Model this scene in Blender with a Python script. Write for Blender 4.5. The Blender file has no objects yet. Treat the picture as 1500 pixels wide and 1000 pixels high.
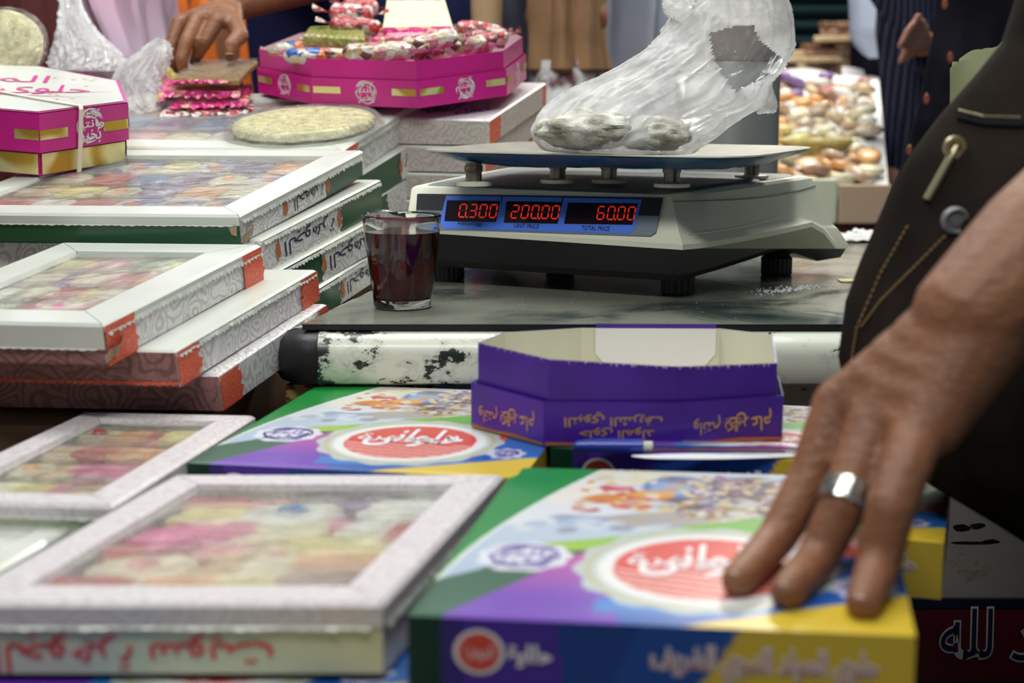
import bpy, bmesh, math, random
import numpy as np
from mathutils import Vector, Matrix, noise
random.seed(7)
C = bpy.context.scene.collection
PI = math.pi
# ------------------------------------------------------------------ camera, world, lights
FPX = 2187.0; CAMZ = 0.24; PITCH = math.atan(375/2187.0)
cam = bpy.data.cameras.new('camera'); camo = bpy.data.objects.new('camera', cam); C.objects.link(camo)
cam.sensor_width = 36; cam.lens = FPX/1500*36; camo.location = (0, 0, CAMZ)
camo.rotation_euler = (PI/2-PITCH, 0, 0); cam.clip_start = 0.05
cam.dof.use_dof = True; cam.dof.focus_distance = 1.68; cam.dof.aperture_fstop = 4.6
bpy.context.scene.camera = camo
sc = bpy.context.scene
sc.view_settings.view_transform = 'Standard'; sc.view_settings.look = 'None'
sc.view_settings.exposure = 0.16; sc.view_settings.gamma = 1.0; sc.view_settings.use_curve_mapping = False
W = bpy.data.worlds.new('world'); sc.world = W; W.use_nodes = True
W.node_tree.nodes['Background'].inputs[0].default_value = (0.60, 0.68, 0.72, 1)
W.node_tree.nodes['Background'].inputs[1].default_value = 0.17
def area(loc, target, sx, sy, power, col=(1, 1, 1)):
    l = bpy.data.lights.new('fluorescent_light', 'AREA'); l.shape = 'RECTANGLE'; l.size = sx; l.size_y = sy
    l.energy = power; l.color = col
    o = bpy.data.objects.new('fluorescent_light', l); C.objects.link(o); o.location = loc
    o.rotation_euler = (Vector(target)-Vector(loc)).to_track_quat('-Z', 'Y').to_euler()
area((-0.5, 2.0, 1.75), (-0.35, 1.7, 0), 1.3, 0.25, 14, (0.97, 1.0, 0.96))
area((0.5, 1.5, 1.8), (0.25, 1.5, 0), 1.3, 0.25, 10, (0.96, 1.0, 0.97))
area((-0.3, 0.25, 1.7), (-0.1, 1.1, 0), 1.3, 0.3, 17, (1.0, 0.99, 0.94))
area((0.9, 3.7, 1.5), (0.72, 3.4, 0), 0.8, 0.2, 30, (1.0, 0.93, 0.82))
area((-0.5, 2.3, 1.7), (-0.5, 3.0, 0.1), 1.2, 0.2, 11, (1.0, 0.97, 0.95))
area((-0.2, 4.6, 1.55), (-0.1, 1.6, 0.1), 3.0, 0.45, 9, (0.97, 1.0, 0.98))

# ------------------------------------------------------------------ projection helpers (photo pixels -> points at a given depth)
_cp, _sp = math.cos(PITCH), math.sin(PITCH)
def ray(px, py):
    a = (px-750)/FPX; s = (py-500)/FPX
    return Vector((a, _cp - s*_sp, -_sp - s*_cp))
def P(px, py, Y):
    r = ray(px, py); return Vector((0, 0, CAMZ)) + r*(Y/r.y)
def PZ(px, py, z):
    r = ray(px, py); return Vector((0, 0, CAMZ)) + r*((z-CAMZ)/r.z)
def PP(px, py, Y0, z0, sl):      # on the inclined plane z = z0 + sl*(y-Y0)
    r = ray(px, py); t = (z0 - sl*Y0 - CAMZ)/(r.z - sl*r.y); return Vector((0, 0, CAMZ)) + r*t

# ------------------------------------------------------------------ materials
M = {}
def nt(name):
    m = bpy.data.materials.new(name); m.use_nodes = True; M[name] = m
    n = m.node_tree; return m, n, n.nodes['Principled BSDF']
def N(n, t, **k):
    x = n.nodes.new(t)
    for a, v in k.items():
        if a.startswith('i_'): x.inputs[a[2:].replace('_', ' ')].default_value = v
        else: setattr(x, a, v)
    return x
def col4(c): return (c[0], c[1], c[2], 1)
def mat(name, c, rough=0.5, metal=0.0, c2=None, scale=30, bump=0.0, bscale=None, spec=0.5, coat=0.0, emit=0, alpha=None, detail=3, sheen=0, lo=.35, hi=.65, sub=0):
    m, n, b = nt(name)
    b.inputs['Base Color'].default_value = col4(c); b.inputs['Roughness'].default_value = rough
    b.inputs['Metallic'].default_value = metal; b.inputs['Specular IOR Level'].default_value = spec
    b.inputs['Coat Weight'].default_value = coat; b.inputs['Coat Roughness'].default_value = 0.12
    if sheen: b.inputs['Sheen Weight'].default_value = sheen
    if sub:
        b.inputs['Subsurface Weight'].default_value = sub; b.inputs['Subsurface Scale'].default_value = 0.01
        b.inputs['Subsurface Radius'].default_value = (1, .35, .2)
    if emit:
        b.inputs['Emission Color'].default_value = col4(c); b.inputs['Emission Strength'].default_value = emit
    tc = N(n, 'ShaderNodeTexCoord')
    if c2 is not None:
        no = N(n, 'ShaderNodeTexNoise', i_Scale=scale, i_Detail=detail); n.links.new(tc.outputs['Object'], no.inputs['Vector'])
        r = N(n, 'ShaderNodeValToRGB'); r.color_ramp.elements[0].color = col4(c); r.color_ramp.elements[1].color = col4(c2)
        r.color_ramp.elements[0].position = lo; r.color_ramp.elements[1].position = hi
        n.links.new(no.outputs['Fac'], r.inputs['Fac']); n.links.new(r.outputs['Color'], b.inputs['Base Color'])
    if bump:
        no = N(n, 'ShaderNodeTexNoise', i_Scale=bscale or scale, i_Detail=4.0); n.links.new(tc.outputs['Object'], no.inputs['Vector'])
        bp = N(n, 'ShaderNodeBump', i_Strength=bump, i_Distance=0.01); n.links.new(no.outputs['Fac'], bp.inputs['Height'])
        n.links.new(bp.outputs['Normal'], b.inputs['Normal'])
    return m
def lines(name, base, ink, scale=28, k=9, width=.25, rough=.4, amt=.8, wave=0.0):   # printed paisley / mandala line pattern
    m, n, b = nt(name); b.inputs['Roughness'].default_value = rough
    tc = N(n, 'ShaderNodeTexCoord')
    dn = N(n, 'ShaderNodeTexNoise', i_Scale=24.0, i_Detail=1.0); n.links.new(tc.outputs['Object'], dn.inputs['Vector'])
    vm = N(n, 'ShaderNodeVectorMath', operation='MULTIPLY_ADD'); vm.inputs[1].default_value = (.045, .045, .045); n.links.new(dn.outputs['Color'], vm.inputs[0]); n.links.new(tc.outputs['Object'], vm.inputs[2])
    vo = N(n, 'ShaderNodeTexVoronoi', i_Scale=scale); n.links.new(vm.outputs[0], vo.inputs['Vector'])
    mu = N(n, 'ShaderNodeMath', operation='MULTIPLY'); mu.inputs[1].default_value = k*2*PI; n.links.new(vo.outputs['Distance'], mu.inputs[0])
    s = N(n, 'ShaderNodeMath', operation='SINE'); n.links.new(mu.outputs[0], s.inputs[0])
    r = N(n, 'ShaderNodeValToRGB'); r.color_ramp.elements[0].position = .5-width/2; r.color_ramp.elements[1].position = .5+width/2
    r.color_ramp.elements[0].color = (0, 0, 0, 1); r.color_ramp.elements[1].color = (1, 1, 1, 1)
    ad = N(n, 'ShaderNodeMath', operation='MULTIPLY_ADD'); ad.inputs[1].default_value = .5; ad.inputs[2].default_value = .32
    n.links.new(s.outputs[0], ad.inputs[0]); n.links.new(ad.outputs[0], r.inputs['Fac'])
    v2 = N(n, 'ShaderNodeTexVoronoi', i_Scale=scale*4.5, feature='DISTANCE_TO_EDGE'); n.links.new(tc.outputs['Object'], v2.inputs['Vector'])
    lt = N(n, 'ShaderNodeMath', operation='LESS_THAN'); lt.inputs[1].default_value = .07; n.links.new(v2.outputs['Distance'], lt.inputs[0])
    mx0 = N(n, 'ShaderNodeMath', operation='MULTIPLY_ADD'); mx0.inputs[1].default_value = .45; n.links.new(lt.outputs[0], mx0.inputs[0]); n.links.new(r.outputs['Color'], mx0.inputs[2]); mx0.use_clamp = True
    am = N(n, 'ShaderNodeMath', operation='MULTIPLY'); am.inputs[1].default_value = amt; n.links.new(mx0.outputs[0], am.inputs[0])
    mx = N(n, 'ShaderNodeMix', data_type='RGBA'); mx.inputs['A'].default_value = col4(base); mx.inputs['B'].default_value = col4(ink)
    n.links.new(am.outputs[0], mx.inputs['Factor']); n.links.new(mx.outputs['Result'], b.inputs['Base Color'])
    return m
def vcol(name, rough=.3, coat=0.0):
    m, n, b = nt(name); b.inputs['Roughness'].default_value = rough; b.inputs['Coat Weight'].default_value = coat; b.inputs['Coat Roughness'].default_value = .08
    a = N(n, 'ShaderNodeVertexColor', layer_name='print'); n.links.new(a.outputs['Color'], b.inputs['Base Color']); return m
def film(name, col=(1, 1, 1), f0=.08, f1=.4, scale=14, rough=.12, stretch=(1, 1, 1), bump=.6, trans=.5, ior=1.5, gloss=1.0, pr=(.3, .7)):   # thin plastic
    m = bpy.data.materials.new(name); m.use_nodes = True; M[name] = m; n = m.node_tree
    for x in list(n.nodes):
        if x.type != 'OUTPUT_MATERIAL': n.nodes.remove(x)
    out = [x for x in n.nodes][0]
    tc = N(n, 'ShaderNodeTexCoord'); mp = N(n, 'ShaderNodeMapping'); mp.inputs['Scale'].default_value = stretch
    n.links.new(tc.outputs['Object'], mp.inputs['Vector'])
    no = N(n, 'ShaderNodeTexNoise', i_Scale=scale, i_Detail=5.0, i_Distortion=1.2); n.links.new(mp.outputs[0], no.inputs['Vector'])
    bp = N(n, 'ShaderNodeBump', i_Strength=bump, i_Distance=0.01); n.links.new(no.outputs['Fac'], bp.inputs['Height'])
    tr = N(n, 'ShaderNodeBsdfTransparent'); tl = N(n, 'ShaderNodeBsdfTranslucent'); df = N(n, 'ShaderNodeBsdfDiffuse'); gl = N(n, 'ShaderNodeBsdfGlossy')
    for s in (tl, df): s.inputs['Color'].default_value = col4(col)
    gl.inputs['Roughness'].default_value = rough
    n.links.new(bp.outputs[0], gl.inputs['Normal'])
    m1 = N(n, 'ShaderNodeMixShader'); m1.inputs[0].default_value = trans; n.links.new(df.outputs[0], m1.inputs[1]); n.links.new(tl.outputs[0], m1.inputs[2])
    mr = N(n, 'ShaderNodeMapRange'); mr.inputs['From Min'].default_value = pr[0]; mr.inputs['From Max'].default_value = pr[1]
    mr.inputs['To Min'].default_value = f0; mr.inputs['To Max'].default_value = f1; n.links.new(no.outputs['Fac'], mr.inputs['Value'])
    m2 = N(n, 'ShaderNodeMixShader'); n.links.new(mr.outputs[0], m2.inputs[0]); n.links.new(tr.outputs[0], m2.inputs[1]); n.links.new(m1.outputs[0], m2.inputs[2])
    fr = N(n, 'ShaderNodeFresnel'); fr.inputs[0].default_value = ior; n.links.new(bp.outputs[0], fr.inputs['Normal'])
    gm = N(n, 'ShaderNodeMath', operation='MULTIPLY'); gm.inputs[1].default_value = gloss; n.links.new(fr.outputs[0], gm.inputs[0])
    m3 = N(n, 'ShaderNodeMixShader'); n.links.new(gm.outputs[0], m3.inputs[0]); n.links.new(m2.outputs[0], m3.inputs[1]); n.links.new(gl.outputs[0], m3.inputs[2])
    n.links.new(m3.outputs[0], out.inputs[0]); return m

mat('white_card', (.72, .745, .69), .35, coat=.3, c2=(.63, .67, .61), scale=9)
mat('cream_card', (.74, .73, .60), .6, c2=(.66, .64, .52), scale=12)
mat('green_card', (.010, .085, .030), .35, coat=.3)
mat('teal_card', (.010, .09, .055), .35, coat=.3)
mat('red_card', (.72, .085, .035), .45, c2=(.82, .20, .12), scale=420, lo=.45, hi=.62)
mat('torn_card', (.30, .20, .11), .9, c2=(.5, .4, .28), scale=90)
mat('navy_ink', (.010, .012, .06), .5)
mat('red_ink', (.72, .03, .04), .5)
mat('orange_ink', (.50, .16, .05), .5)
mat('gold_ink', (.72, .42, .10), .4, metal=.2)
mat('gold_foil', (.55, .34, .04), .3, metal=.55, c2=(.95, .85, .42), scale=24, lo=.46, hi=.58, detail=0)
mat('magenta_card', (.68, .010, .30), .3, coat=.35, c2=(.56, .01, .23), scale=8)
mat('magenta_ink', (.60, .02, .24), .4)
mat('white_ink', (.85, .82, .85), .5)
mat('purple_card', (.085, .016, .40), .35, coat=.12, c2=(.055, .010, .28), scale=14)
mat('violet_ink', (.22, .18, .52), .5)
mat('purple_ink', (.07, .03, .35), .5)
lines('pattern_white', (.84, .83, .84), (.36, .31, .30), 38, 4.6, width=.16, amt=.55)
lines('pattern_grey', (.62, .57, .55), (.38, .30, .28), 30, 5, amt=.5)
lines('pattern_rose', (.34, .17, .17), (.14, .06, .05), 17, 8, width=.2, amt=.7)
lines('pattern_frame', (.74, .70, .72), (.52, .46, .49), 34, 4, amt=.5)
vcol('print_top', .30, .12)
film('window_film', (.97, .98, .93), .10, .52, 13, .14, stretch=(1, 2.8, 1), bump=.35)
film('hazy_film', (.97, .98, .93), .22, .62, 9, .14, stretch=(1, 2.8, 1), bump=.3)
film('clear_film', (.9, .92, .92), .04, .22, 9, .2, bump=.1, ior=1.25, gloss=.7)
film('bag_film', (1, 1, 1), .30, .92, 7, .26, bump=.08, trans=.45, ior=1.33, gloss=.7, pr=(.38, .62))
film('white_bag_film', (.98, .99, 1), .30, .84, 12, .35, bump=.1, ior=1.3, gloss=.35)
film('wrapper_film', (1, 1, .96), .05, .25, 60, .08, bump=1.0)
mat('scale_plastic', (.92, .92, .76), .42, c2=(.86, .86, .70), scale=6, bump=.04, bscale=300)
mat('scale_top', (.22, .25, .24), .5)
mat('black_plastic', (.010, .010, .012), .42, bump=.05, bscale=200)
mat('panel_dark', (.035, .035, .045), .3)
mat('panel_grey', (.20, .25, .32), .35)
mat('panel_blue', (.07, .22, .95), .5)
mat('display_black', (.018, .008, .012), .1)
mat('led_red', (1.0, .03, .02), .4, emit=.42)
mat('led_off', (.06, .02, .022), .4)
mat('pan_steel', (.34, .34, .30), .5, metal=.5, c2=(.28, .28, .24), scale=20)
mat('post_steel', (.42, .39, .34), .3, metal=.8, c2=(.2, .16, .12), scale=60)
mat('blue_film', (.004, .075, .20), .32, coat=.2, bump=.5, bscale=25)
mat('sesame', (.46, .30, .13), .6, c2=(.30, .17, .06), scale=260, bump=.5, bscale=260)
mat('coconut', (.95, .90, .56), .6, c2=(.90, .84, .48), scale=160, bump=.5, bscale=200)
mat('powder_sweet', (.80, .80, .74), .8, c2=(.34, .31, .24), scale=38, bump=.8, bscale=50, detail=6, lo=.36, hi=.66)
mat('skin', (.29, .120, .056), .5, c2=(.21, .084, .040), scale=22, bump=.22, bscale=150, sub=.08)
mat('skin_dark', (.20, .095, .055), .5, c2=(.16, .075, .045), scale=22, bump=.15, bscale=120)
mat('skin_light', (.42, .20, .14), .5)
mat('nail', (.52, .30, .22), .3)
mat('silver', (.75, .76, .72), .25, metal=1.0, c2=(.35, .35, .3), scale=260)
mat('hair', (.012, .009, .008), .7)
mat('denim', (.012, .009, .0075), .95, c2=(.022, .0165, .013), scale=14, bump=.2, bscale=500, spec=.08)
mat('black_cloth', (.005, .005, .008), .95, spec=.06, c2=(.012, .012, .018), scale=10)
mat('navy_cloth', (.012, .016, .06), .95, spec=.1, c2=(.018, .022, .07), scale=8)
mat('stitch', (.22, .13, .05), .8)
mat('brass', (.50, .44, .28), .35, metal=.8)
mat('dull_steel', (.20, .21, .22), .5, metal=.4)
mat('orange_cloth', (.90, .22, .02), .8, c2=(.80, .16, .012), scale=6)
mat('lilac_cloth', (.50, .28, .50), .8, c2=(.66, .46, .62), scale=9)
mat('lace_cloth', (.24, .03, .16), .9, c2=(.55, .16, .46), scale=75, lo=.42, hi=.58)
mat('veil_cloth', (.62, .38, .50), .8, c2=(.60, .46, .58), scale=5)
mat('brown_cloth', (.30, .17, .08), .9, c2=(.22, .12, .06), scale=12)
mat('tan_cloth', (.42, .28, .15), .9)
mat('slate_cloth', (.035, .04, .07), .9, c2=(.06, .065, .10), scale=9)
mat('pale_cloth', (.42, .46, .56), .85, c2=(.32, .36, .46), scale=5)
mat('shirt_cloth', (.45, .55, .72), .85)
mat('floral_cloth', (.68, .68, .68), .9, c2=(.12, .04, .05), scale=16, lo=.52, hi=.62)
mat('maroon_cloth', (.09, .015, .015), .9)
mat('olive_cloth', (.42, .46, .24), .8, c2=(.50, .52, .34), scale=16)
mat('paper', (.78, .79, .80), .7)
mat('pen_blue', (.012, .045, .42), .25, coat=.5)
mat('steel_can', (.23, .25, .25), .38, metal=.35, c2=(.27, .28, .28), scale=7)
mat('brown_band', (.17, .13, .13), .6)
mat('wood', (.22, .13, .07), .6, c2=(.14, .08, .04), scale=12)
mat('tan_board', (.50, .36, .25), .6)
mat('mint_board', (.62, .66, .50), .5)
mat('maroon_paint', (.06, .008, .012), .5)
mat('teal_metal', (.010, .035, .045), .5, metal=.2)
mat('wall_paint', (.045, .035, .05), .9, c2=(.03, .025, .035), scale=2)
mat('floor_tile', (.10, .09, .08), .6, c2=(.07, .06, .055), scale=5)
mat('ceiling_paint', (.2, .2, .2), .9)
def chipped(name, c, ink, scale, lo, hi, c3, gx=(0, 1, .5, .5)):
    m, n, b = nt(name); b.inputs['Roughness'].default_value = .35; b.inputs['Coat Weight'].default_value = .2
    tc = N(n, 'ShaderNodeTexCoord')
    mp = N(n, 'ShaderNodeMapping'); mp.inputs['Scale'].default_value = (.8, 1, 1.3); n.links.new(tc.outputs['Object'], mp.inputs['Vector'])
    a = N(n, 'ShaderNodeTexNoise', i_Scale=scale, i_Detail=8.0, i_Roughness=.72); n.links.new(mp.outputs[0], a.inputs['Vector'])
    sx = N(n, 'ShaderNodeSeparateXYZ'); n.links.new(tc.outputs['Object'], sx.inputs[0])
    g = N(n, 'ShaderNodeMapRange'); g.inputs['From Min'].default_value = gx[0]; g.inputs['From Max'].default_value = gx[1]; g.inputs['To Min'].default_value = gx[2]; g.inputs['To Max'].default_value = gx[3]; n.links.new(sx.outputs['X'], g.inputs['Value'])
    ad = N(n, 'ShaderNodeMath', operation='MULTIPLY_ADD'); ad.inputs[1].default_value = .55; n.links.new(g.outputs[0], ad.inputs[0]); n.links.new(a.outputs[0], ad.inputs[2])
    r = N(n, 'ShaderNodeValToRGB'); r.color_ramp.elements[0].position = lo; r.color_ramp.elements[1].position = hi
    r.color_ramp.elements[0].color = col4(c); r.color_ramp.elements[1].color = col4(ink)
    e = r.color_ramp.elements.new(lo-.06); e.color = col4(c)
    e = r.color_ramp.elements.new(lo-.03); e.color = col4(c3)
    n.links.new(ad.outputs[0], r.inputs['Fac']); n.links.new(r.outputs['Color'], b.inputs['Base Color'])
chipped('chipped_white', (.76, .79, .67), (.012, .02, .015), 26, .885, .895, (.60, .62, .52), (-.64, -.34, .78, .46))
chipped('stained_grey', (.46, .42, .38), (.05, .035, .03), 9, .93, .99, (.34, .26, .20))
chipped('peeled_yellow', (.34, .27, .08), (.07, .01, .012), 26, .74, .76, (.3, .22, .06))
def glass_top():
    m, n, b = nt('dusty_glass'); b.inputs['Coat Weight'].default_value = .6; b.inputs['Coat Roughness'].default_value = .10
    tc = N(n, 'ShaderNodeTexCoord')
    a = N(n, 'ShaderNodeTexNoise', i_Scale=4.5, i_Detail=9.0, i_Roughness=.62, i_Distortion=.6); n.links.new(tc.outputs['Object'], a.inputs['Vector'])
    r = N(n, 'ShaderNodeValToRGB'); el = r.color_ramp.elements
    el[0].position = .36; el[0].color = (.022, .060, .066, 1); el[1].position = .54; el[1].color = (.23, .24, .19, 1)
    n.links.new(a.outputs[0], r.inputs['Fac'])
    s = N(n, 'ShaderNodeTexNoise', i_Scale=420.0, i_Detail=2.0); n.links.new(tc.outputs['Object'], s.inputs['Vector'])
    r2 = N(n, 'ShaderNodeValToRGB'); r2.color_ramp.elements[0].position = .70; r2.color_ramp.elements[1].position = .78; n.links.new(s.outputs[0], r2.inputs['Fac'])
    mx = N(n, 'ShaderNodeMix', data_type='RGBA'); n.links.new(r2.outputs['Color'], mx.inputs['Factor']); n.links.new(r.outputs['Color'], mx.inputs['A']); mx.inputs['B'].default_value = (.6, .6, .55, 1)
    n.links.new(mx.outputs['Result'], b.inputs['Base Color'])
    rr = N(n, 'ShaderNodeMapRange'); rr.inputs['From Min'].default_value = .40; rr.inputs['From Max'].default_value = .6; rr.inputs['To Min'].default_value = .12; rr.inputs['To Max'].default_value = .5
    n.links.new(a.outputs[0], rr.inputs['Value']); n.links.new(rr.outputs[0], b.inputs['Roughness'])
glass_top()
def glassmat(name, c, rough=0.0, ior=1.45):
    m, n, b = nt(name); b.inputs['Base Color'].default_value = col4(c); b.inputs['Transmission Weight'].default_value = 1; b.inputs['Roughness'].default_value = rough; b.inputs['IOR'].default_value = ior
glassmat('cup_glass', (.97, .98, .97)); glassmat('clear_plastic', (.85, .84, .92), .12, 1.2)
m_, n_, b_ = nt('dark_tea'); b_.inputs['Base Color'].default_value = (.045, .003, .003, 1); b_.inputs['Roughness'].default_value = .08
b_.inputs['Transmission Weight'].default_value = .0
def pinstripe():
    m, n, b = nt('pinstripe_cloth'); b.inputs['Roughness'].default_value = .9; b.inputs['Specular IOR Level'].default_value = .06
    tc = N(n, 'ShaderNodeTexCoord'); w = N(n, 'ShaderNodeTexWave', i_Scale=26.0, i_Distortion=.6); n.links.new(tc.outputs['Object'], w.inputs['Vector'])
    r = N(n, 'ShaderNodeValToRGB'); r.color_ramp.elements[0].position = .75; r.color_ramp.elements[0].color = (.010, .012, .028, 1)
    r.color_ramp.elements[1].position = .95; r.color_ramp.elements[1].color = (.055, .06, .10, 1)
    n.links.new(w.outputs['Fac'], r.inputs['Fac']); n.links.new(r.outputs['Color'], b.inputs['Base Color'])
pinstripe()
def wrapper(name, cols, scale):      # printed crinkled sweet wrapper
    m, n, b = nt(name); b.inputs['Roughness'].default_value = .16; b.inputs['Coat Weight'].default_value = .6
    tc = N(n, 'ShaderNodeTexCoord'); v = N(n, 'ShaderNodeTexVoronoi', i_Scale=scale); n.links.new(tc.outputs['Object'], v.inputs['Vector'])
    sx = N(n, 'ShaderNodeSeparateColor'); n.links.new(v.outputs['Color'], sx.inputs[0])
    r = N(n, 'ShaderNodeValToRGB'); r.color_ramp.interpolation = 'CONSTANT'
    el = r.color_ramp.elements; el[0].color = col4(cols[0]); el[0].position = 0; el[1].color = col4(cols[-1]); el[1].position = (len(cols)-1)/len(cols)
    for i, c in enumerate(cols[1:-1]):
        e = el.new((i+1)/len(cols)); e.color = col4(c)
    n.links.new(sx.outputs[0], r.inputs['Fac']); n.links.new(r.outputs['Color'], b.inputs['Base Color'])
    no = N(n, 'ShaderNodeTexNoise', i_Scale=110.0, i_Detail=3.0); n.links.new(tc.outputs['Object'], no.inputs['Vector'])
    bp = N(n, 'ShaderNodeBump', i_Strength=.8, i_Distance=.01); n.links.new(no.outputs[0], bp.inputs['Height']); n.links.new(bp.outputs[0], b.inputs['Normal'])
wrapper('wrap_pink', [(.62, .50, .36), (.50, .06, .16), (.52, .36, .20), (.14, .05, .04), (.60, .20, .26), (.75, .72, .65)], 95)
wrapper('wrap_red', [(.55, .03, .04), (.75, .70, .68), (.55, .12, .14), (.16, .03, .03), (.70, .60, .55)], 120)
wrapper('wrap_floral', [(.72, .70, .60), (.70, .18, .04), (.68, .66, .55), (.03, .12, .45), (.36, .36, .10), (.70, .60, .45)], 60)
wrapper('wrap_magenta', [(.62, .02, .18), (.72, .05, .25), (.80, .35, .30), (.5, .01, .14)], 60)
wrapper('wrap_green', [(.30, .38, .06), (.36, .44, .10), (.50, .48, .22)], 70)
wrapper('wrap_purple', [(.12, .04, .22), (.18, .08, .30), (.45, .35, .5)], 60)
wrapper('wrap_yellow', [(.60, .50, .10), (.70, .10, .25), (.50, .50, .12), (.72, .62, .25)], 40)
SW = {'cream': (.82, .77, .55), 'yellow': (.80, .73, .30), 'pink': (.72, .14, .34), 'rose': (.74, .34, .34), 'red': (.55, .05, .06), 'orange': (.80, .42, .16),
      'brown': (.36, .20, .14), 'blue': (.10, .22, .42), 'white': (.84, .84, .78), 'purple': (.25, .15, .38), 'green': (.30, .42, .20), 'nut': (.66, .50, .30)}
for k_, c_ in SW.items(): mat('sweet_'+k_, c_, .35, c2=tuple(x*.75 for x in c_), scale=70, bump=.3, bscale=110, coat=.3)

# ------------------------------------------------------------------ mesh builder
class MB:
    def __init__(s): s.v = []; s.f = []; s.m = []; s.names = []
    def mi(s, m):
        if m not in s.names: s.names.append(m)
        return s.names.index(m)
    def add(s, vs, fs, m):
        b = len(s.v); s.v += [tuple(v) for v in vs]; i = s.mi(m)
        for f in fs: s.f.append(tuple(b+q for q in f)); s.m.append(i)
        return s
    def box(s, x0, x1, y0, y1, z0, z1, m, T=None, ch=0.0):
        vs = [(x, y, z) for z in (z0, z1) for y in (y0, y1) for x in (x0, x1)]
        if T: vs = [T(*v) for v in vs]
        return s.add(vs, [(0, 2, 3, 1), (4, 5, 7, 6), (0, 1, 5, 4), (2, 6, 7, 3), (0, 4, 6, 2), (1, 3, 7, 5)], m)
    def prism(s, pts, z0, z1, m, T=None, side=None):   # polygon in x,y; side = material of the walls
        n = len(pts); vs = [(p[0], p[1], z0) for p in pts]+[(p[0], p[1], z1) for p in pts]
        if T: vs = [T(*v) for v in vs]
        s.add(vs, [tuple(range(n))[::-1], tuple(range(n, 2*n))], m)
        b = len(s.v)-2*n; i = s.mi(side or m)
        for k in range(n): s.f.append((b+k, b+(k+1) % n, b+n+(k+1) % n, b+n+k)); s.m.append(i)
        return s
    def loft(s, rings, m, cap=True, closed=True):
        n = len(rings[0]); vs = [v for r in rings for v in r]; fs = []
        for a in range(len(rings)-1):
            for k in range(n if closed else n-1):
                fs.append((a*n+k, a*n+(k+1) % n, (a+1)*n+(k+1) % n, (a+1)*n+k))
        if cap: fs += [tuple(range(n))[::-1], tuple(range((len(rings)-1)*n, len(rings)*n))]
        return s.add(vs, fs, m)
    def lathe(s, prof, m, c=(0, 0, 0), n=32, T=None, cap=True):
        rings = []
        for r, z in prof:
            q = [(c[0]+r*math.cos(2*PI*k/n), c[1]+r*math.sin(2*PI*k/n), c[2]+z) for k in range(n)]
            if T: q = [T(*v) for v in q]
            rings.append(q)
        return s.loft(rings, m, cap)
    def tube(s, pts, rad, m, n=8):
        pts = [Vector(p) for p in pts]; rings = []
        for i, p in enumerate(pts):
            d = (pts[min(i+1, len(pts)-1)]-pts[max(i-1, 0)]).normalized()
            u = d.orthogonal().normalized() if i == 0 else (u-d*u.dot(d)).normalized()
            w = d.cross(u); r = rad[i] if isinstance(rad, (list, tuple)) else rad
            rings.append([p+u*r*math.cos(2*PI*k/n)+w*r*math.sin(2*PI*k/n) for k in range(n)])
        return s.loft(rings, m)
    def grid(s, fn, nu, nv, m):
        vs = [fn(i/nu, j/nv) for j in range(nv+1) for i in range(nu+1)]
        return s.add(vs, [(j*(nu+1)+i, j*(nu+1)+i+1, (j+1)*(nu+1)+i+1, (j+1)*(nu+1)+i) for j in range(nv) for i in range(nu)], m)
    def mesh(s, name, smooth=False, origin=None, bevel=0, angle=None):
        me = bpy.data.meshes.new(name); vs = s.v
        if origin is not None: o = Vector(origin); vs = [Vector(v)-o for v in vs]
        me.from_pydata([tuple(v) for v in vs], [], s.f)
        for n in s.names: me.materials.append(M[n])
        me.polygons.foreach_set('material_index', s.m)
        me.update(); me.validate()
        bm = bmesh.new(); bm.from_mesh(me); bmesh.ops.recalc_face_normals(bm, faces=bm.faces)
        if bevel:
            ed = [e for e in bm.edges if len(e.link_faces) == 2 and e.calc_face_angle(0) > .5]
            bmesh.ops.bevel(bm, geom=ed, offset=bevel, segments=2, affect='EDGES', profile=.5, clamp_overlap=True)
        bm.to_mesh(me); bm.free()
        if smooth:
            me.polygons.foreach_set('use_smooth', [True]*len(me.polygons))
            if angle: me.set_sharp_from_angle(angle=angle)
        return me
def base_of(vs):
    xs = [v[0] for v in vs]; ys = [v[1] for v in vs]; zs = [v[2] for v in vs]
    return Vector(((min(xs)+max(xs))/2, (min(ys)+max(ys))/2, min(zs)))
def tagp(o, label=None, cat=None, group=None, kind=None):
    if label: o['label'] = label
    if cat: o['category'] = cat
    if group: o['group'] = group
    if kind: o['kind'] = kind
    return o
def root(name, label, cat, loc=(0, 0, 0), group=None, mw=None):
    o = bpy.data.objects.new(name, None); o.empty_display_size = .05; C.objects.link(o)
    if mw is not None: o.matrix_world = mw
    else: o.location = loc
    return tagp(o, label, cat, group)
def topo(o):
    while o.parent: o = o.parent
    return o
LOCAL = set()      # roots that carry a rotation: their parts are given in local coordinates
def part(name, mb, parent=None, smooth=False, bevel=0, label=None, angle=.6, kind=None):
    """a mesh object; with a parent, vertices are world points (or local ones if its root is in LOCAL)"""
    if parent is None: org = base_of(mb.v)
    else:
        t = topo(parent); org = None if t in LOCAL else Vector(t.location)
    me = mb.mesh(name, smooth, org, bevel, angle); o = bpy.data.objects.new(name, me); C.objects.link(o)
    if parent is None: o.location = org
    else: o.parent = parent
    return tagp(o, label, kind=kind)
def copy_tree(o, parent=None):
    c = o.copy(); C.objects.link(c)
    if parent is not None: c.parent = parent
    for ch in [x for x in KIDS(o)]: copy_tree(ch, c)
    return c
def KIDS(o): return [x for x in bpy.data.objects if x.parent is o]

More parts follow.
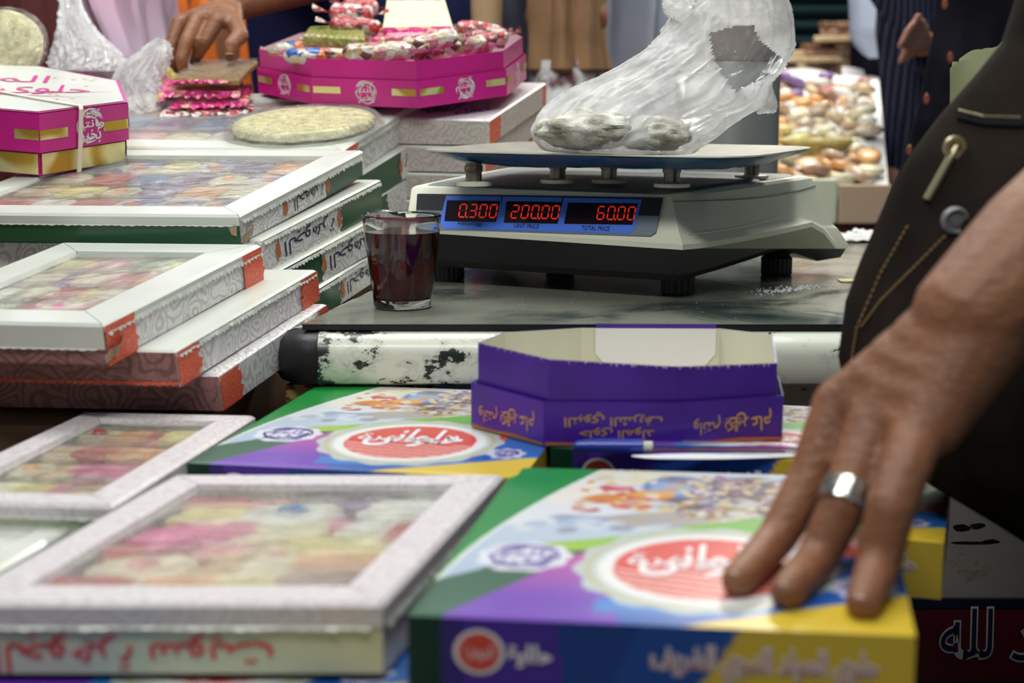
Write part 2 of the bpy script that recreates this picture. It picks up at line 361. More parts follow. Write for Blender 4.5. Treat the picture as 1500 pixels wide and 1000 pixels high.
# ------------------------------------------------------------------ lettering
AR = {'ا': (0xFE8D, 2), 'أ': (0xFE83, 2), 'ب': (0xFE8F, 4), 'ة': (0xFE93, 2), 'ت': (0xFE95, 4), 'ج': (0xFE9D, 4), 'ح': (0xFEA1, 4), 'خ': (0xFEA5, 4), 'د': (0xFEA9, 2), 'ر': (0xFEAD, 2),
      'س': (0xFEB1, 4), 'ش': (0xFEB5, 4), 'ع': (0xFEC9, 4), 'ف': (0xFED1, 4), 'ك': (0xFED9, 4), 'ل': (0xFEDD, 4), 'م': (0xFEE1, 4), 'ن': (0xFEE5, 4), 'ه': (0xFEE9, 4), 'و': (0xFEED, 2),
      'ى': (0xFEEF, 2), 'ي': (0xFEF1, 4), 'ـ': (0x640, 0)}
def shape(t):
    out = []
    for i, ch in enumerate(t):
        if ch not in AR: out.append(ch); continue
        base, n = AR[ch]
        if n == 0: out.append(ch); continue
        prev = t[i-1] if i else ' '; nxt = t[i+1] if i+1 < len(t) else ' '
        jp = prev in AR and AR[prev][1] in (4, 0); jn = nxt in AR and n == 4
        k = (3 if jn else 1) if jp else (2 if jn else 0)
        out.append(chr(base+k))
    return ''.join(reversed(out))
_tc = {}
def text_geo(s, offset=0.0, arabic=True, res=3):
    key = (s, offset, res)
    if key in _tc: return _tc[key]
    c = bpy.data.curves.new('t', 'FONT'); c.body = shape(s) if arabic else s; c.resolution_u = res; c.offset = offset
    o = bpy.data.objects.new('t', c); C.objects.link(o); bpy.context.view_layer.update()
    me = o.evaluated_get(bpy.context.evaluated_depsgraph_get()).to_mesh()
    vs = [(v.co.x, v.co.y) for v in me.vertices]; fs = [tuple(p.vertices) for p in me.polygons]
    o.evaluated_get(bpy.context.evaluated_depsgraph_get()).to_mesh_clear(); bpy.data.objects.remove(o); bpy.data.curves.remove(c)
    if offset == 0.0:
        xs = [v[0] for v in vs]; ys = [v[1] for v in vs]; bb = (min(xs), max(xs), min(ys), max(ys)); _tc[('bb', s)] = bb
    else: bb = text_geo(s, 0.0, arabic, res)[2]
    _tc[key] = (vs, fs, bb); return _tc[key]
def write(mb, s, box, G, m, flip=False, offset=0.0, arabic=True, rot=0):
    """letters s fitted into box (u0,u1,v0,v1); G(u,v) -> point. flip turns them upside down"""
    vs, fs, bb = text_geo(s, offset, arabic)
    u0, u1, v0, v1 = box; out = []
    for x, y in vs:
        a = (x-bb[0])/(bb[1]-bb[0]); b = (y-bb[2])/(bb[3]-bb[2])
        if flip: a, b = 1-a, 1-b
        u = u0+(u1-u0)*a; v = v0+(v1-v0)*b
        out.append(G(u, v))
    mb.add(out, fs, m); return mb
def calligraphy(mb, G, cu, cv, ru, rv, m, seed=0, words=('كل عام', 'وانتم', 'بخير')):
    """a round knot of interlaced words inside the ellipse"""
    rr = random.Random(seed)
    rows = [(.35, .95, .68), (-.22, .42, .95), (-.9, -.15, .72)]
    for (a, b, w), s in zip(rows, words):
        write(mb, s, (cu-ru*w, cu+ru*w, cv+rv*a, cv+rv*b), G, m, offset=.012)
    for i in range(13):
        t0 = rr.uniform(0, 2*PI); r0 = rr.uniform(.55, .98); span = rr.uniform(.8, 1.8); n = 10; up = []; dn = []
        for k in range(n+1):
            t = t0+span*k/n; wd = .045*math.sin(PI*k/n)+.008
            up.append(G(cu+ru*(r0+wd)*math.cos(t), cv+rv*(r0+wd)*math.sin(t))); dn.append(G(cu+ru*(r0-wd)*math.cos(t), cv+rv*(r0-wd)*math.sin(t)))
        mb.add(up+dn, [(k, k+1, n+2+k, n+1+k) for k in range(n)], m)
    for i in range(16):
        t = rr.uniform(0, 2*PI); r = rr.uniform(.3, 1.0); q = .05; c0, c1 = cu+ru*r*math.cos(t), cv+rv*r*math.sin(t)
        mb.add([G(c0-ru*q, c1), G(c0, c1-rv*q), G(c0+ru*q, c1), G(c0, c1+rv*q)], [(0, 1, 2, 3)], m)
    return mb

def struct(name, mb, **k): o = part(name, mb, **k); o['kind'] = 'structure'; return o
def thing(name, mb, label, cat, group=None, **k): return tagp(part(name, mb, **k), label, cat, group)
# ================================================================== SETTING
FZ = -0.86
struct('floor', MB().box(-3, 3, -.6, 5.2, FZ-.05, FZ, 'floor_tile'))
struct('wall_back', MB().box(-3, 3, 5.1, 5.2, FZ, 2.2, 'wall_paint'))
# roller shutter at the back right
r = root('roller_shutter', 'dark teal roller shutter with horizontal slats on the back wall at right', 'shutter', (1.3, 5.0, FZ))
fr_ = MB().box(.62, .68, 4.98, 5.09, FZ, 1.5, 'teal_metal').box(2.3, 2.36, 4.98, 5.09, FZ, 1.5, 'teal_metal'); part('guide_rail', fr_, r)
sl0 = None
for k in range(46):
    z = FZ+.02+k*.05
    mb = MB()
    prof = [(5.06, z), (5.035, z+.006), (5.02, z+.022), (5.035, z+.038), (5.06, z+.046)]
    mb.loft([[(x, y, zz) for y, zz in prof] for x in (.68, 2.3)], 'teal_metal')
    if sl0 is None: sl0 = part('slat', mb, r)
    else: o = sl0.copy(); C.objects.link(o); o.location.z = k*.05

# ------------------------------------------------------------------ the glass-topped counter
r = root('sales_counter', 'white painted metal counter with a dusty dark glass top under the scale', 'counter', (.4, 1.95, FZ))
def xl(y): return -.236+(y-1.52)*.20      # left edge runs back slightly to the right
yF = 1.50; TOPY = 2.46
top = MB().prism([(xl(yF)+.026, yF+.004), (1.25, yF+.004), (1.25, TOPY), (xl(TOPY)+.02, TOPY)], -.006, 0, 'dusty_glass', side='black_plastic')
part('glass_top', top, r, label='dark dusty glass top')
# rounded metal rim: front rail with big-radius profile
def rail_prof(x): return [(x, yF+.030, -.007), (x, yF+.010, -.007), (x, yF-.004, -.010), (x, yF-.014, -.018), (x, yF-.018, -.030), (x, yF-.018, -.050), (x, yF-.014, -.058), (x, yF-.004, -.062), (x, yF+.030, -.062)]
xc = P(466, 500, yF).x
mb = MB(); mb.loft([rail_prof(xc), rail_prof(.1), rail_prof(.6), rail_prof(1.25)], 'chipped_white')
part('front_rail', mb, r, smooth=True, label='rounded rail with chipped white paint')
mb = MB()
rings = []
xL = P(405, 520, yF).x
for i in range(9):                          # corner cap turning back to the side rail
    t = i/8*PI/2; cx, cy = xL+.040, yF+.026
    ring = []
    for (x, y, z) in rail_prof(0):
        d = yF+.030-y                       # distance outwards
        ring.append((cx-(d-.004)*math.sin(t)*1.0-(0 if t < .01 else 0), cy-(d-.004)*math.cos(t), z))
    rings.append(ring)
rings.insert(0, [(xc+.001, y-.0015, z) for (x, y, z) in rail_prof(0)])
mb.loft(rings, 'black_plastic'); part('corner_cap', mb, r, smooth=True, label='black plastic corner cap')
mb = MB(); rr_ = []
for yy in (yF+.026, TOPY-.02):
    x0 = xL+(yy-yF-.026)*.20
    rr_.append([(x0+.036-d, yy, z) for d, z in [(0, -.0075), (.02, -.0075), (.034, -.012), (.042, -.022), (.044, -.035), (.044, -.05), (.034, -.06), (0, -.062)]])
mb.loft(rr_, 'chipped_white'); part('side_rail', mb, r, smooth=True)
mb = MB().prism([(xc-.002, yF+.034), (1.22, yF+.034), (1.22, TOPY), (xl(TOPY)+.03, TOPY)], -.11, -.063, 'chipped_white'); part('under_rail', mb, r)
mb = MB().prism([(xL+.008, yF+.004), (xc-.003, yF+.004), (xc-.003, yF+.10), (xL+.028, yF+.10)], -.16, -.063, 'peeled_yellow'); part('corner_post', mb, r, label='peeling yellow and maroon corner')
zB0 = P(1400, 880, 1.545).z
mb = MB().prism([(xL+.03, 1.545), (1.2, 1.545), (1.2, TOPY), (xl(TOPY)+.05, TOPY)], FZ, -.11, 'stained_grey'); bod = part('front_panel', mb, r, label='stained grey painted front panel')
mb = MB(); rd = random.Random(3)
for (px, py, w, h) in [(1348, 745, .004, .008), (1352, 751, .003, .006), (1408, 772, .012, .005), (1432, 770, .010, .004), (1428, 795, .03, .003), (1452, 793, .012, .003)]:
    c = P(px, py, 1.5445); n = 9
    mb.add([(c.x+w*math.cos(2*PI*k/n)*rd.uniform(.6, 1), c.y, c.z+h*math.sin(2*PI*k/n)*rd.uniform(.5, 1)) for k in range(n)], [tuple(range(n))], 'black_plastic')
part('paint_chips', mb, bod, kind='stuff')
# red banner on the front
mb = MB(); z1 = P(1400, 877, 1.54).z; z2 = P(1400, 998, 1.54).z-.012; x0b = P(1336, 900, 1.54).x
mb.box(x0b, 1.18, 1.540, 1.5448, z2, z1, 'panel_dark'); ban = part('red_banner', mb, r, label='dark red banner with navy border and lettering')
mat('banner_red', (.15, .010, .02), .4); mat('banner_navy', (.008, .010, .05), .4)
mb = MB().box(x0b+.001, 1.178, 1.539, 1.540, z2+.012, z1-.012, 'banner_red'); part('red_field', mb, ban)
mb = MB().box(x0b, 1.18, 1.5385, 1.5395, z1-.010, z1, 'banner_navy').box(x0b, 1.18, 1.5385, 1.5395, z2, z2+.010, 'banner_navy'); part('navy_border', mb, ban)
def GB(u, v): return (u, 1.5375, v)
a0 = P(1376, 962, 1.54); a1 = P(1455, 890, 1.54)
for nm, off, m, dy in (('letter_outline', .03, 'white_ink', 0), ('lettering', 0, 'navy_ink', -.0006)):
    mb = MB(); write(mb, 'لله', (a0.x, a1.x, a0.z, a1.z), lambda u, v: (u, 1.5380+dy, v), m, offset=off)
    write(mb, 'الحمد', (P(1484, 900, 1.54).x, P(1484, 900, 1.54).x+.13, a0.z-.004, a1.z-.004), lambda u, v: (u, 1.5380+dy, v), m, offset=off)
    part(nm, mb, ban)

# ------------------------------------------------------------------ wooden display stand under the boxes
r = root('display_stand', 'dark wooden stepped stand under the boxes of sweets', 'stand', (-.3, 1.3, FZ))
mb = MB()
front = [(-.62, .74), (.19, .74), (.235, .95), (.305, 1.20), (.34, 1.49), (-.28, 1.49), (-.30, 1.36), (-.85, 1.36)]
mb.prism(front, -.185, -.157, 'wood'); part('lower_shelf', mb, r)
mb = MB().prism([(-.80, 1.19), (.27, 1.19), (.30, 1.48), (-.28, 1.48), (-.30, 1.365), (-.80, 1.365)], -.157, -.112, 'wood'); part('riser', mb, r)
for (x, y) in [(-.5, .8), (.15, .8), (-.5, 1.3), (.27, 1.4)]:
    part('leg', MB().box(x-.025, x+.025, y-.025, y+.025, FZ, -.185, 'wood'), r)
mb = MB()   # sloping rear shelves on the left
prof = [(1.385, -.078), (1.665, -.068), (1.98, -.030), (2.60, .05), (2.60, FZ), (1.385, FZ)]
rings = []
for (y, z) in prof: pass
mb.loft([[(-1.35, y, z) for y, z in prof], [(-.30+max(0, (y-1.38))*.14, y, z) for y, z in prof]], 'wood'); part('sloping_shelf', mb, r)

# ================================================================== CARDBOARD BOXES
class Fr:                                   # a box frame: origin near-right top corner, x to the left is negative, y to the back, z up
    def __init__(s, NR, FR, NL):
        s.o = NR; s.L = (FR-NR).length; s.W = (NL-NR).length
        s.uy = (FR-NR).normalized(); s.ux = (NR-NL).normalized(); s.n = s.ux.cross(s.uy).normalized()
    def __call__(s, x, y, z): return s.o+s.ux*x+s.uy*y+s.n*z
def jag(t, z0, z1, amp, seed, n=9):
    rr = random.Random(seed); return [(t+(rr.uniform(-amp, amp) if 0 < i < n else 0), z0+(z1-z0)*i/n) for i in range(n+1)]
def side_segments(mb, F, h, segs, seed=1, amp=.006, x=0.0):
    """right side wall printed in segments (t0,t1,material) with ragged borders"""
    L = F.L
    for i, (t0, t1, m) in enumerate(segs):
        a = jag(t0*L, -h, 0, amp if i else 0, seed+i); b = jag(t1*L, -h, 0, amp if i < len(segs)-1 else 0, seed+i+1)
        pts = a+b[::-1]
        mb.add([F(x, p, z) for p, z in pts], [tuple(range(len(pts)))], m)
def scallops(F, y0, y1, x, z, m, step=.0075, drop=.006, out=.0008, seed=0, axis='y'):
    mb = MB(); n = max(3, int(abs(y1-y0)/step)); rr = random.Random(seed)
    for k in range(n):
        a = y0+(y1-y0)*k/n; b = y0+(y1-y0)*(k+1)/n; d = drop*rr.uniform(.7, 1.15); o = out+rr.uniform(0, .0006); mid = (a+b)/2
        q = [(a, 0, 0), (b, 0, 0), (b, o, -d*.6), (mid, o*1.6, -d), (a, o, -d*.6)]
        if axis == 'y': v = [F(x+w, t, z+zz) for t, w, zz in q]
        else: v = [F(t, x-w, z+zz) for t, w, zz in q]
        mb.add(v, [(0, 1, 2, 3, 4)], m)
    return mb
def sweet(F, kind, cx, cy, w, l, hh, zt, ang, label, group, sd):
    """a sweet lying in a box: rounded slab / disc / cluster"""
    mb = MB(); rr = random.Random(sd); n = 20; ca, sa = math.cos(ang), math.sin(ang)
    ex = {'disc': 2.0, 'bar': 7.0, 'soft': 3.0, 'flower': 2.0}[kind[0]]
    rings = []
    for (s, z) in [(.05, 0), (.75, 0), (.96, -.12), (1, -.4), (1, -.75), (.9, -1)]:
        ring = []
        for k in range(n):
            t = 2*PI*k/n; c, q = math.cos(t), math.sin(t)
            rad = (abs(c)**ex+abs(q)**ex)**(-1/ex)
            if kind[0] == 'flower': rad *= 1+.14*math.cos(7*t)
            a, b = w/2*rad*c*s, l/2*rad*q*s
            bump = .0012*noise.noise(Vector((a*90+sd, b*90, z)))
            ring.append(F(cx+a*ca-b*sa, cy+a*sa+b*ca, zt+z*hh+bump*(1 if z > -.2 else 0)))
        rings.append(ring)
    mb.loft(rings, 'sweet_'+kind[1]) if not kind[1].startswith('wrap') else mb.loft(rings, kind[1])
    if kind[0] in ('disc', 'flower') and len(kind) > 2:
        o = root('sweet', label, 'sweet', F(cx, cy, zt-hh), group); part('slab', mb, o, smooth=True, angle=1.0)
        m2 = MB(); rings = []
        for (s, z) in [(.02, .0032), (.7, .0028), (1, 0), (1, -.001)]:
            rings.append([F(cx+w*.17*s*math.cos(2*PI*k/14), cy+l*.17*s*math.sin(2*PI*k/14), zt+z) for k in range(14)])
        m2.loft(rings, 'sweet_'+kind[2]); part('centre_piece', m2, o, smooth=True, label=kind[2]+' centre')
        return o
    o = part('sweet', mb, None, smooth=True, angle=1.0); return tagp(o, label, 'sweet', group)
COLN = {'cream': 'cream', 'yellow': 'yellow', 'pink': 'bright pink', 'rose': 'dusty rose', 'red': 'red', 'orange': 'orange', 'brown': 'dark brown', 'blue': 'blue', 'white': 'white',
        'purple': 'purple', 'green': 'pale green', 'nut': 'nut-brown', 'wrap_magenta': 'magenta wrapped', 'wrap_pink': 'pink patterned wrapped', 'wrap_floral': 'floral wrapped', 'wrap_purple': 'purple wrapped', 'wrap_red': 'red wrapped', 'wrap_yellow': 'yellow wrapped'}
SHN = {'disc': 'round disc sweet', 'bar': 'flat bar sweet', 'soft': 'oval sweet', 'flower': 'flower shaped sweet'}
def window_box(name, label, NR, FR, NL, h, bw, segs, frontm, sweets, where, filmm='window_film', side_text=None, lid='white_card', lidh=.006, frontlid=0.010, scal=True, seed=1, corners=(), fronttext=None, bf=None, red_line=False, film_up=.0):
    F = Fr(NR, FR, NL); W, L = F.W, F.L; bf = bf or bw
    r = root(name, label, 'box', F(-W/2, L/2, -h))
    # tray body: bottom, inner walls, printed right side and front
    mb = MB(); t = .002
    mb.box(-W, 0, 0, L, -h, -h+t, frontm, F); mb.box(-W, -W+t, 0, L, -h, -.001, 'pattern_white', F); mb.box(-W, 0, L-t, L, -h, -.001, 'pattern_white', F)
    mb.box(-t, -.0002, .0002, L, -h, -.001, 'white_card', F); mb.box(-W, 0, 0.0002, t, -h, -.001, 'white_card', F)
    side_segments(mb, F, h, segs, seed)
    mb.add([F(-W, 0, -h), F(0, 0, -h), F(0, 0, -.001), F(-W, 0, -.001)], [(0, 1, 2, 3)], frontm)
    body = part('box_body', mb, r, label='printed cardboard body')
    if red_line:
        part('red_ribbon_print', scallops(F, -W, -.001, -.0006, -h+.0045, 'red_card', .007, .0042, .0001, seed+3, 'x'), body, label='red scalloped ribbon along the bottom edge')
    # lid: four mitred frame strips with bevelled inner and outer edges
    z1 = .0018; ins = .004
    lm = lid
    outer = [(-W-.001, -.001), (.001, -.001), (.001, L+.001), (-W-.001, L+.001)]
    inner = [(-W+bw, bf), (-bw, bf), (-bw, L-bf), (-W+bw, L-bf)]
    def off(ps, d):
        (x0, y0), (x1, _), (_, y1), _ = ps; return [(x0+d, y0+d), (x1-d, y0+d), (x1-d, y1-d), (x0+d, y1-d)]
    for i, nm in enumerate(('front', 'right', 'rear', 'left')):
        j = (i+1) % 4; mb = MB(); o2 = off(outer, .003); g = .00035
        vs = []; sg = 1
        dr = -(frontlid if i == 0 else lidh)
        for q in (i, j):
            d = g if q == i else -g
            def sh(p):        # pull the mitre a hair open so that the joint shows
                return (p[0]+(d if i in (0,) else -d if i == 2 else 0), p[1]+(d if i == 1 else -d if i == 3 else 0))
            vs += [F(*sh(outer[q]), dr), F(*sh(outer[q]), -.001), F(*sh(o2[q]), z1), F(*sh(inner[q]), z1), F(*sh(off(inner, .002)[q]), -.003)]
        mb.add(vs, [(0, 1, 6, 5), (1, 2, 7, 6), (2, 3, 8, 7), (3, 4, 9, 8), (0, 5, 9, 4)], lm)
        part('lid_frame', mb, r, label='white card frame' if i == 0 and lid != 'white_card' else None)
    if scal:
        e = scallops(F, 0.004, L-.004, .0014, -lidh+.001, 'white_card', seed=seed); e.v and part('scalloped_edge', e, r, label='white scalloped edge')
        e = scallops(F, -W+.004, -.006, -.0014, -frontlid+.001, 'white_card', .009, .0018, seed=seed+5, axis='x'); part('scalloped_edge', e, r)
    for (t0, t1) in corners:                  # red corner prints folded around the end of the side
        mb = MB(); a = jag(t0*L, -h, -.001, .0, 1); b = jag(t1*L, -h, -.001, .005, seed+9)
        pts = [(p, z) for p, z in a]+[(p, z) for p, z in b[::-1]]
        mb.add([F(.0022, p, z) for p, z in pts], [tuple(range(len(pts)))], 'red_card')
        part('red_corner', mb, r, label='ragged red corner')
    if side_text:
        s, (t0, t1), (v0, v1), flip = side_text
        mb = MB(); write(mb, s, (t0*L, t1*L, -h*v0, -h*v1), lambda u, v: F(.0006, u, v), 'navy_ink', flip=flip)
        for tt in (t0-.07 if flip else t0-.06, t1+.04):
            mb2 = MB(); n = 12; c = tt*L
            mb2.add([F(.0007, c+.0055*math.cos(2*PI*k/n)*(1+.3*math.sin(3*k)), -h*.55+.010*math.sin(2*PI*k/n)) for k in range(n)], [tuple(range(n))], 'orange_ink'); part('ornament_print', mb2, body)
        part('lettering', mb, body, label='navy lettering')
    if fronttext:
        s, (t0, t1), (v0, v1), m, flip = fronttext
        mb = MB(); write(mb, s, (-W+t0*W, -W+t1*W, -h*v0, -h*v1), lambda u, v: F(u, -.0008, v), m, flip=flip, offset=.006); part('lettering', mb, body, label='red lettering, upside down')
    # film over the window
    iw0, iw1, il0, il1 = -W+bw+.002, -bw-.002, bf+.002, L-bf-.002
    sd = Vector((seed*3.1, seed*1.7, 0))
    def fm(u, v):
        x = iw0+(iw1-iw0)*u; y = il0+(il1-il0)*v; e = min(u, 1-u, v, 1-v); e = min(1, e*9)
        z = -.0015+e*(.0016*noise.noise(Vector((x*55, y*22, 0))+sd)+.0009*abs(noise.noise(Vector((x*130, y*70, 3))+sd)))+film_up*e
        return F(x, y, z)
    mb = MB().grid(fm, 44, 44, filmm); part('window_film', mb, r, smooth=True, label='clear plastic film')
    used = {}
    for q, sw in enumerate(sweets):
        kind, u, v, w, l, a = sw[:6]
        nm = f"{COLN.get(kind[1], kind[1])} {SHN[kind[0]]}"
        if len(kind) > 2: nm += f" with {kind[2]} centre"
        pos = ('near' if v < .36 else 'far' if v > .64 else 'middle')+' '+('left' if u < .36 else 'right' if u > .64 else 'centre')
        lab = f"{nm}, {pos} in {where}"
        if lab in used: lab += ', '+used[lab]
        used[lab] = 'second'
        sweet(F, kind, iw0+(iw1-iw0)*u, il0+(il1-il0)*v, w, l, .012, -.0042-.0006*(q % 3), a, lab, 'sweets in '+where, seed*100+q)
    return r, F
def S(shape, col, u, v, w, l, a=0, c=None): return ((shape, col) if c is None else (shape, col, c), u, v, w, l, a)
def mix(seed, nu, nv, pal, W, L):            # a packed layout of assorted sweets
    rr = random.Random(seed); out = []
    for j in range(nv):
        for i in range(nu):
            sh, c = rr.choice(pal); cell_w = W/nu; cell_l = L/nv; k = rr.uniform(.82, .96)
            if sh in ('disc', 'flower'): d = min(cell_w*1.0, cell_l*1.5)*k; w, l = d, min(d, cell_l*.96)
            else: w, l = cell_w*k, cell_l*rr.uniform(.7, .92)
            cc = rr.choice(['pink', 'rose', 'red', 'orange']) if sh == 'disc' and rr.random() < .7 else None
            out.append(S(sh, c, (i+.5)/nu, (j+.5)/nv, w, l, rr.uniform(-.06, .06), cc))
    return out

# ---- first row on the left: three boxes, the top one with a window
h1 = .0325
SEG = [(0, 1, 'pattern_white')]
sw1 = mix(11, 5, 4, [('bar', 'red'), ('bar', 'cream'), ('disc', 'cream'), ('bar', 'yellow'), ('soft', 'purple'), ('bar', 'rose'), ('bar', 'orange'), ('bar', 'green'), ('flower', 'pink'), ('bar', 'white')], .27, .19)
bB, FB = window_box('window_box', 'white window box of sweets topping the nearest rose-sided stack at left', P(150, 477, 1.30), P(380, 360, 1.59), P(-190, 470, 1.34), .0375, .040, SEG, 'pattern_rose', sw1, 'the near left stack', seed=2, frontlid=.022, corners=((.0, .16), (.86, 1.0)), filmm='hazy_film')
# torn curled corner
mb = MB()
mb.grid(lambda u, v: FB(.003+.004*math.sin(u*PI)-.002+.004*v, -.002+.026*u, -.020-.012*(1-u)+.011*v-.004*math.sin(3*u)), 10, 5, 'torn_card')
mb.grid(lambda u, v: FB(.0015+.003*math.sin(u*PI), -.004+.020*u, -.026-.008*(1-u)+.008*v), 8, 4, 'torn_card')
part('torn_corner', mb, bB, label='torn brown corner with curled card')
def plain_box(name, label, NR, FR, NL, h, topm, segs, frontm, group=None, seed=1, corners=(), side_text=None, red_line=False, toptext=None, scal=True):
    F = Fr(NR, FR, NL); W, L = F.W, F.L
    r = root(name, label, 'box', F(-W/2, L/2, -h), group)
    mb = MB(); c = .0015
    mb.box(-W, -.0004, .0004, L, -h, 0, 'white_card', F)
    side_segments(mb, F, h, segs, seed)
    mb.add([F(-W, 0, -h), F(0, 0, -h), F(0, 0, 0), F(-W, 0, 0)], [(0, 1, 2, 3)], frontm)
    body = part('box_body', mb, r, label='printed cardboard body')
    mb = MB(); zt = .0022
    mb.add([F(-W, 0, 0.0002), F(0, 0, 0.0002), F(0, L, 0.0002), F(-W, L, 0.0002), F(-W+.003, .003, zt), F(-.003, .003, zt), F(-.003, L-.003, zt), F(-W+.003, L-.003, zt)],
           [(4, 5, 6, 7), (0, 1, 5, 4), (1, 2, 6, 5), (2, 3, 7, 6), (3, 0, 4, 7)], topm); lid = part('lid', mb, r)
    if scal: part('scalloped_edge', scallops(F, .003, L-.003, .001, -.001, 'white_card', seed=seed, drop=.005), r, label='white scalloped edge')
    for (t0, t1) in corners:
        mb = MB(); a = jag(t0*L, -h, 0, .0, 1); b = jag(t1*L, -h, 0, .006, seed+9); pts = a+b[::-1]
        if t0 > .5: a = jag(t0*L, -h, 0, .005, seed+4); b = jag(t1*L, -h, 0, 0, 1); pts = a+b[::-1]
        mb.add([F(.0018, p, z) for p, z in pts], [tuple(range(len(pts)))], 'red_card'); part('red_corner', mb, r, label='ragged red corner')
    if red_line:
        part('red_ribbon_print', scallops(F, -W, -.001, -.0006, -h+.0045, 'red_card', .007, .0042, .0001, seed+3, 'x'), body, label='red scalloped ribbon along the bottom edge')
    if side_text:
        s, (t0, t1), (v0, v1), flip = side_text
        mb = MB(); write(mb, s, (t0*L, t1*L, -h*v0, -h*v1), lambda u, v: F(.0006, u, v), 'navy_ink', flip=flip); part('lettering', mb, body, label='navy lettering')
        n = 14
        for tt in (t0-.05, t1+.045):
            c = tt*L; mb2 = MB(); mb2.add([F(.0007, c+.0055*math.cos(2*PI*k/n)*(1+.3*math.sin(3*k)), -h*.5+.011*math.sin(2*PI*k/n)*(1+.3*math.cos(2*k))) for k in range(n)], [tuple(range(n))], 'orange_ink'); part('ornament_print', mb2, body)
    if toptext:
        s, (u0, u1, v0, v1) = toptext
        mb = MB(); write(mb, s, (-W+u0*W, -W+u1*W, v0*L, v1*L), lambda u, v: F(u, v, zt+.0005), 'purple_ink', offset=.01); part('lettering', mb, lid, label='dark purple calligraphy')
    return r, F
bC, FC = plain_box('sweets_box', 'rose-sided box with grey paisley side, second in the nearest left stack', P(257, 517, 1.34), P(463, 397, 1.63), P(-150, 509, 1.40), h1, 'white_card', SEG, 'pattern_rose', seed=5, corners=((0, .13), (.86, 1.0)), red_line=True)
bD, FD = plain_box('sweets_box', 'rose-sided box at the bottom of the nearest left stack', P(320, 552, 1.385), P(478, 447, 1.62), P(-150, 545, 1.43), .034, 'pattern_white', SEG, 'pattern_rose', seed=8, corners=((0, .16), (.9, 1.0)), scal=False)

# ---- second row
sw2 = mix(23, 6, 4, [('bar', 'wrap_floral'), ('bar', 'cream'), ('bar', 'nut'), ('soft', 'blue'), ('bar', 'red'), ('bar', 'yellow'), ('bar', 'white'), ('soft', 'wrap_purple'), ('bar', 'orange'), ('disc', 'cream')], .33, .24)
bA, FA = window_box('window_box', 'white window box with green front under the magenta octagonal box', P(350, 317, 1.625), P(530, 222, 1.92), P(-120, 313, 1.66), h1, .034, [(0, .12, 'pattern_white'), (.12, .66, 'pattern_white'), (.66, 1, 'teal_card')], 'green_card', sw2, 'the green-fronted box', seed=3, frontlid=.0105,
    side_text=('الجوهرة', (.40, .64), (.85, .2), True))
mb = MB(); mb.grid(lambda u, v: FA(.002+.003*math.sin(u*PI), .0+.026*u, -.022-.010*(1-u)+.010*v), 8, 4, 'torn_card')
mb.add([FA(-.012, -.0022, -.010), FA(-.002, -.0022, -.010), FA(-.003, -.0022, -.022), FA(-.009, -.0022, -.020)], [(0, 1, 2, 3)], 'torn_card'); part('torn_corner', mb, bA, label='torn brown corner')
TX = 'الجوهرة'
plain_box('sweets_box', 'white paisley box with navy lettering and green far end, directly below the green-fronted box', P(383, 354, 1.645), P(558, 265, 1.94), P(-60, 352, 1.68), .0385, 'white_card', [(0, .62, 'pattern_white'), (.62, 1, 'green_card')], 'pattern_white', seed=13, side_text=(TX, (.16, .56), (.80, .2), True))
plain_box('sweets_box', 'white paisley box with green near end and lettering, third in the middle stack', P(405, 400, 1.66), P(572, 309, 1.95), P(-20, 400, 1.69), .0400, 'white_card', [(0, .36, 'green_card'), (.36, 1, 'pattern_white')], 'green_card', seed=17, side_text=(TX, (.42, .82), (.80, .2), True))
plain_box('sweets_box', 'green ended paisley box at the bottom of the middle stack beside the tea glass', P(432, 445, 1.68), P(572, 358, 1.96), P(40, 446, 1.71), .0345, 'white_card', [(0, .42, 'green_card'), (.42, 1, 'pattern_white')], 'green_card', seed=19, side_text=(TX, (.5, .85), (.80, .2), True))
# ---- third row
sw3 = mix(37, 6, 3, [('bar', 'rose'), ('bar', 'cream'), ('bar', 'red'), ('bar', 'wrap_purple'), ('bar', 'orange'), ('soft', 'blue'), ('bar', 'white'), ('bar', 'wrap_magenta')], .36, .24)
bE, FE = window_box('window_box', 'white window box carrying the pale round disc, at the top of the third row', P(500, 221, 1.95), P(628, 141, 2.25), P(20, 214, 2.00), .043, .038, SEG, 'white_card', sw3, 'the box under the pale disc', seed=4, corners=((0, .16), (.86, 1)), filmm='hazy_film')
plain_box('sweets_box', 'paisley box with green near end and navy lettering, below the box with the pale disc', P(520, 264, 1.975), P(655, 180, 2.28), P(60, 262, 2.02), .0415, 'white_card', [(0, .46, 'green_card'), (.46, 1, 'pattern_white')], 'green_card', seed=29, side_text=('الجوهرة', (.50, .82), (.82, .15), False), scal=False)
plain_box('sweets_box', 'white paisley box with lettering near the scale display, third in the rear left stack', P(530, 307, 1.99), P(652, 228, 2.29), P(80, 304, 2.03), .0425, 'white_card', [(0, .28, 'green_card'), (.28, 1, 'pattern_white')], 'pattern_white', seed=31, side_text=('الجوهرة', (.62, .86), (.82, .15), False), scal=False)
plain_box('sweets_box', 'pale paisley box at the bottom of the rear left stack behind the tea glass', P(520, 352, 2.0), P(650, 272, 2.30), P(90, 348, 2.04), .037, 'white_card', SEG, 'pattern_white', seed=41, scal=False)
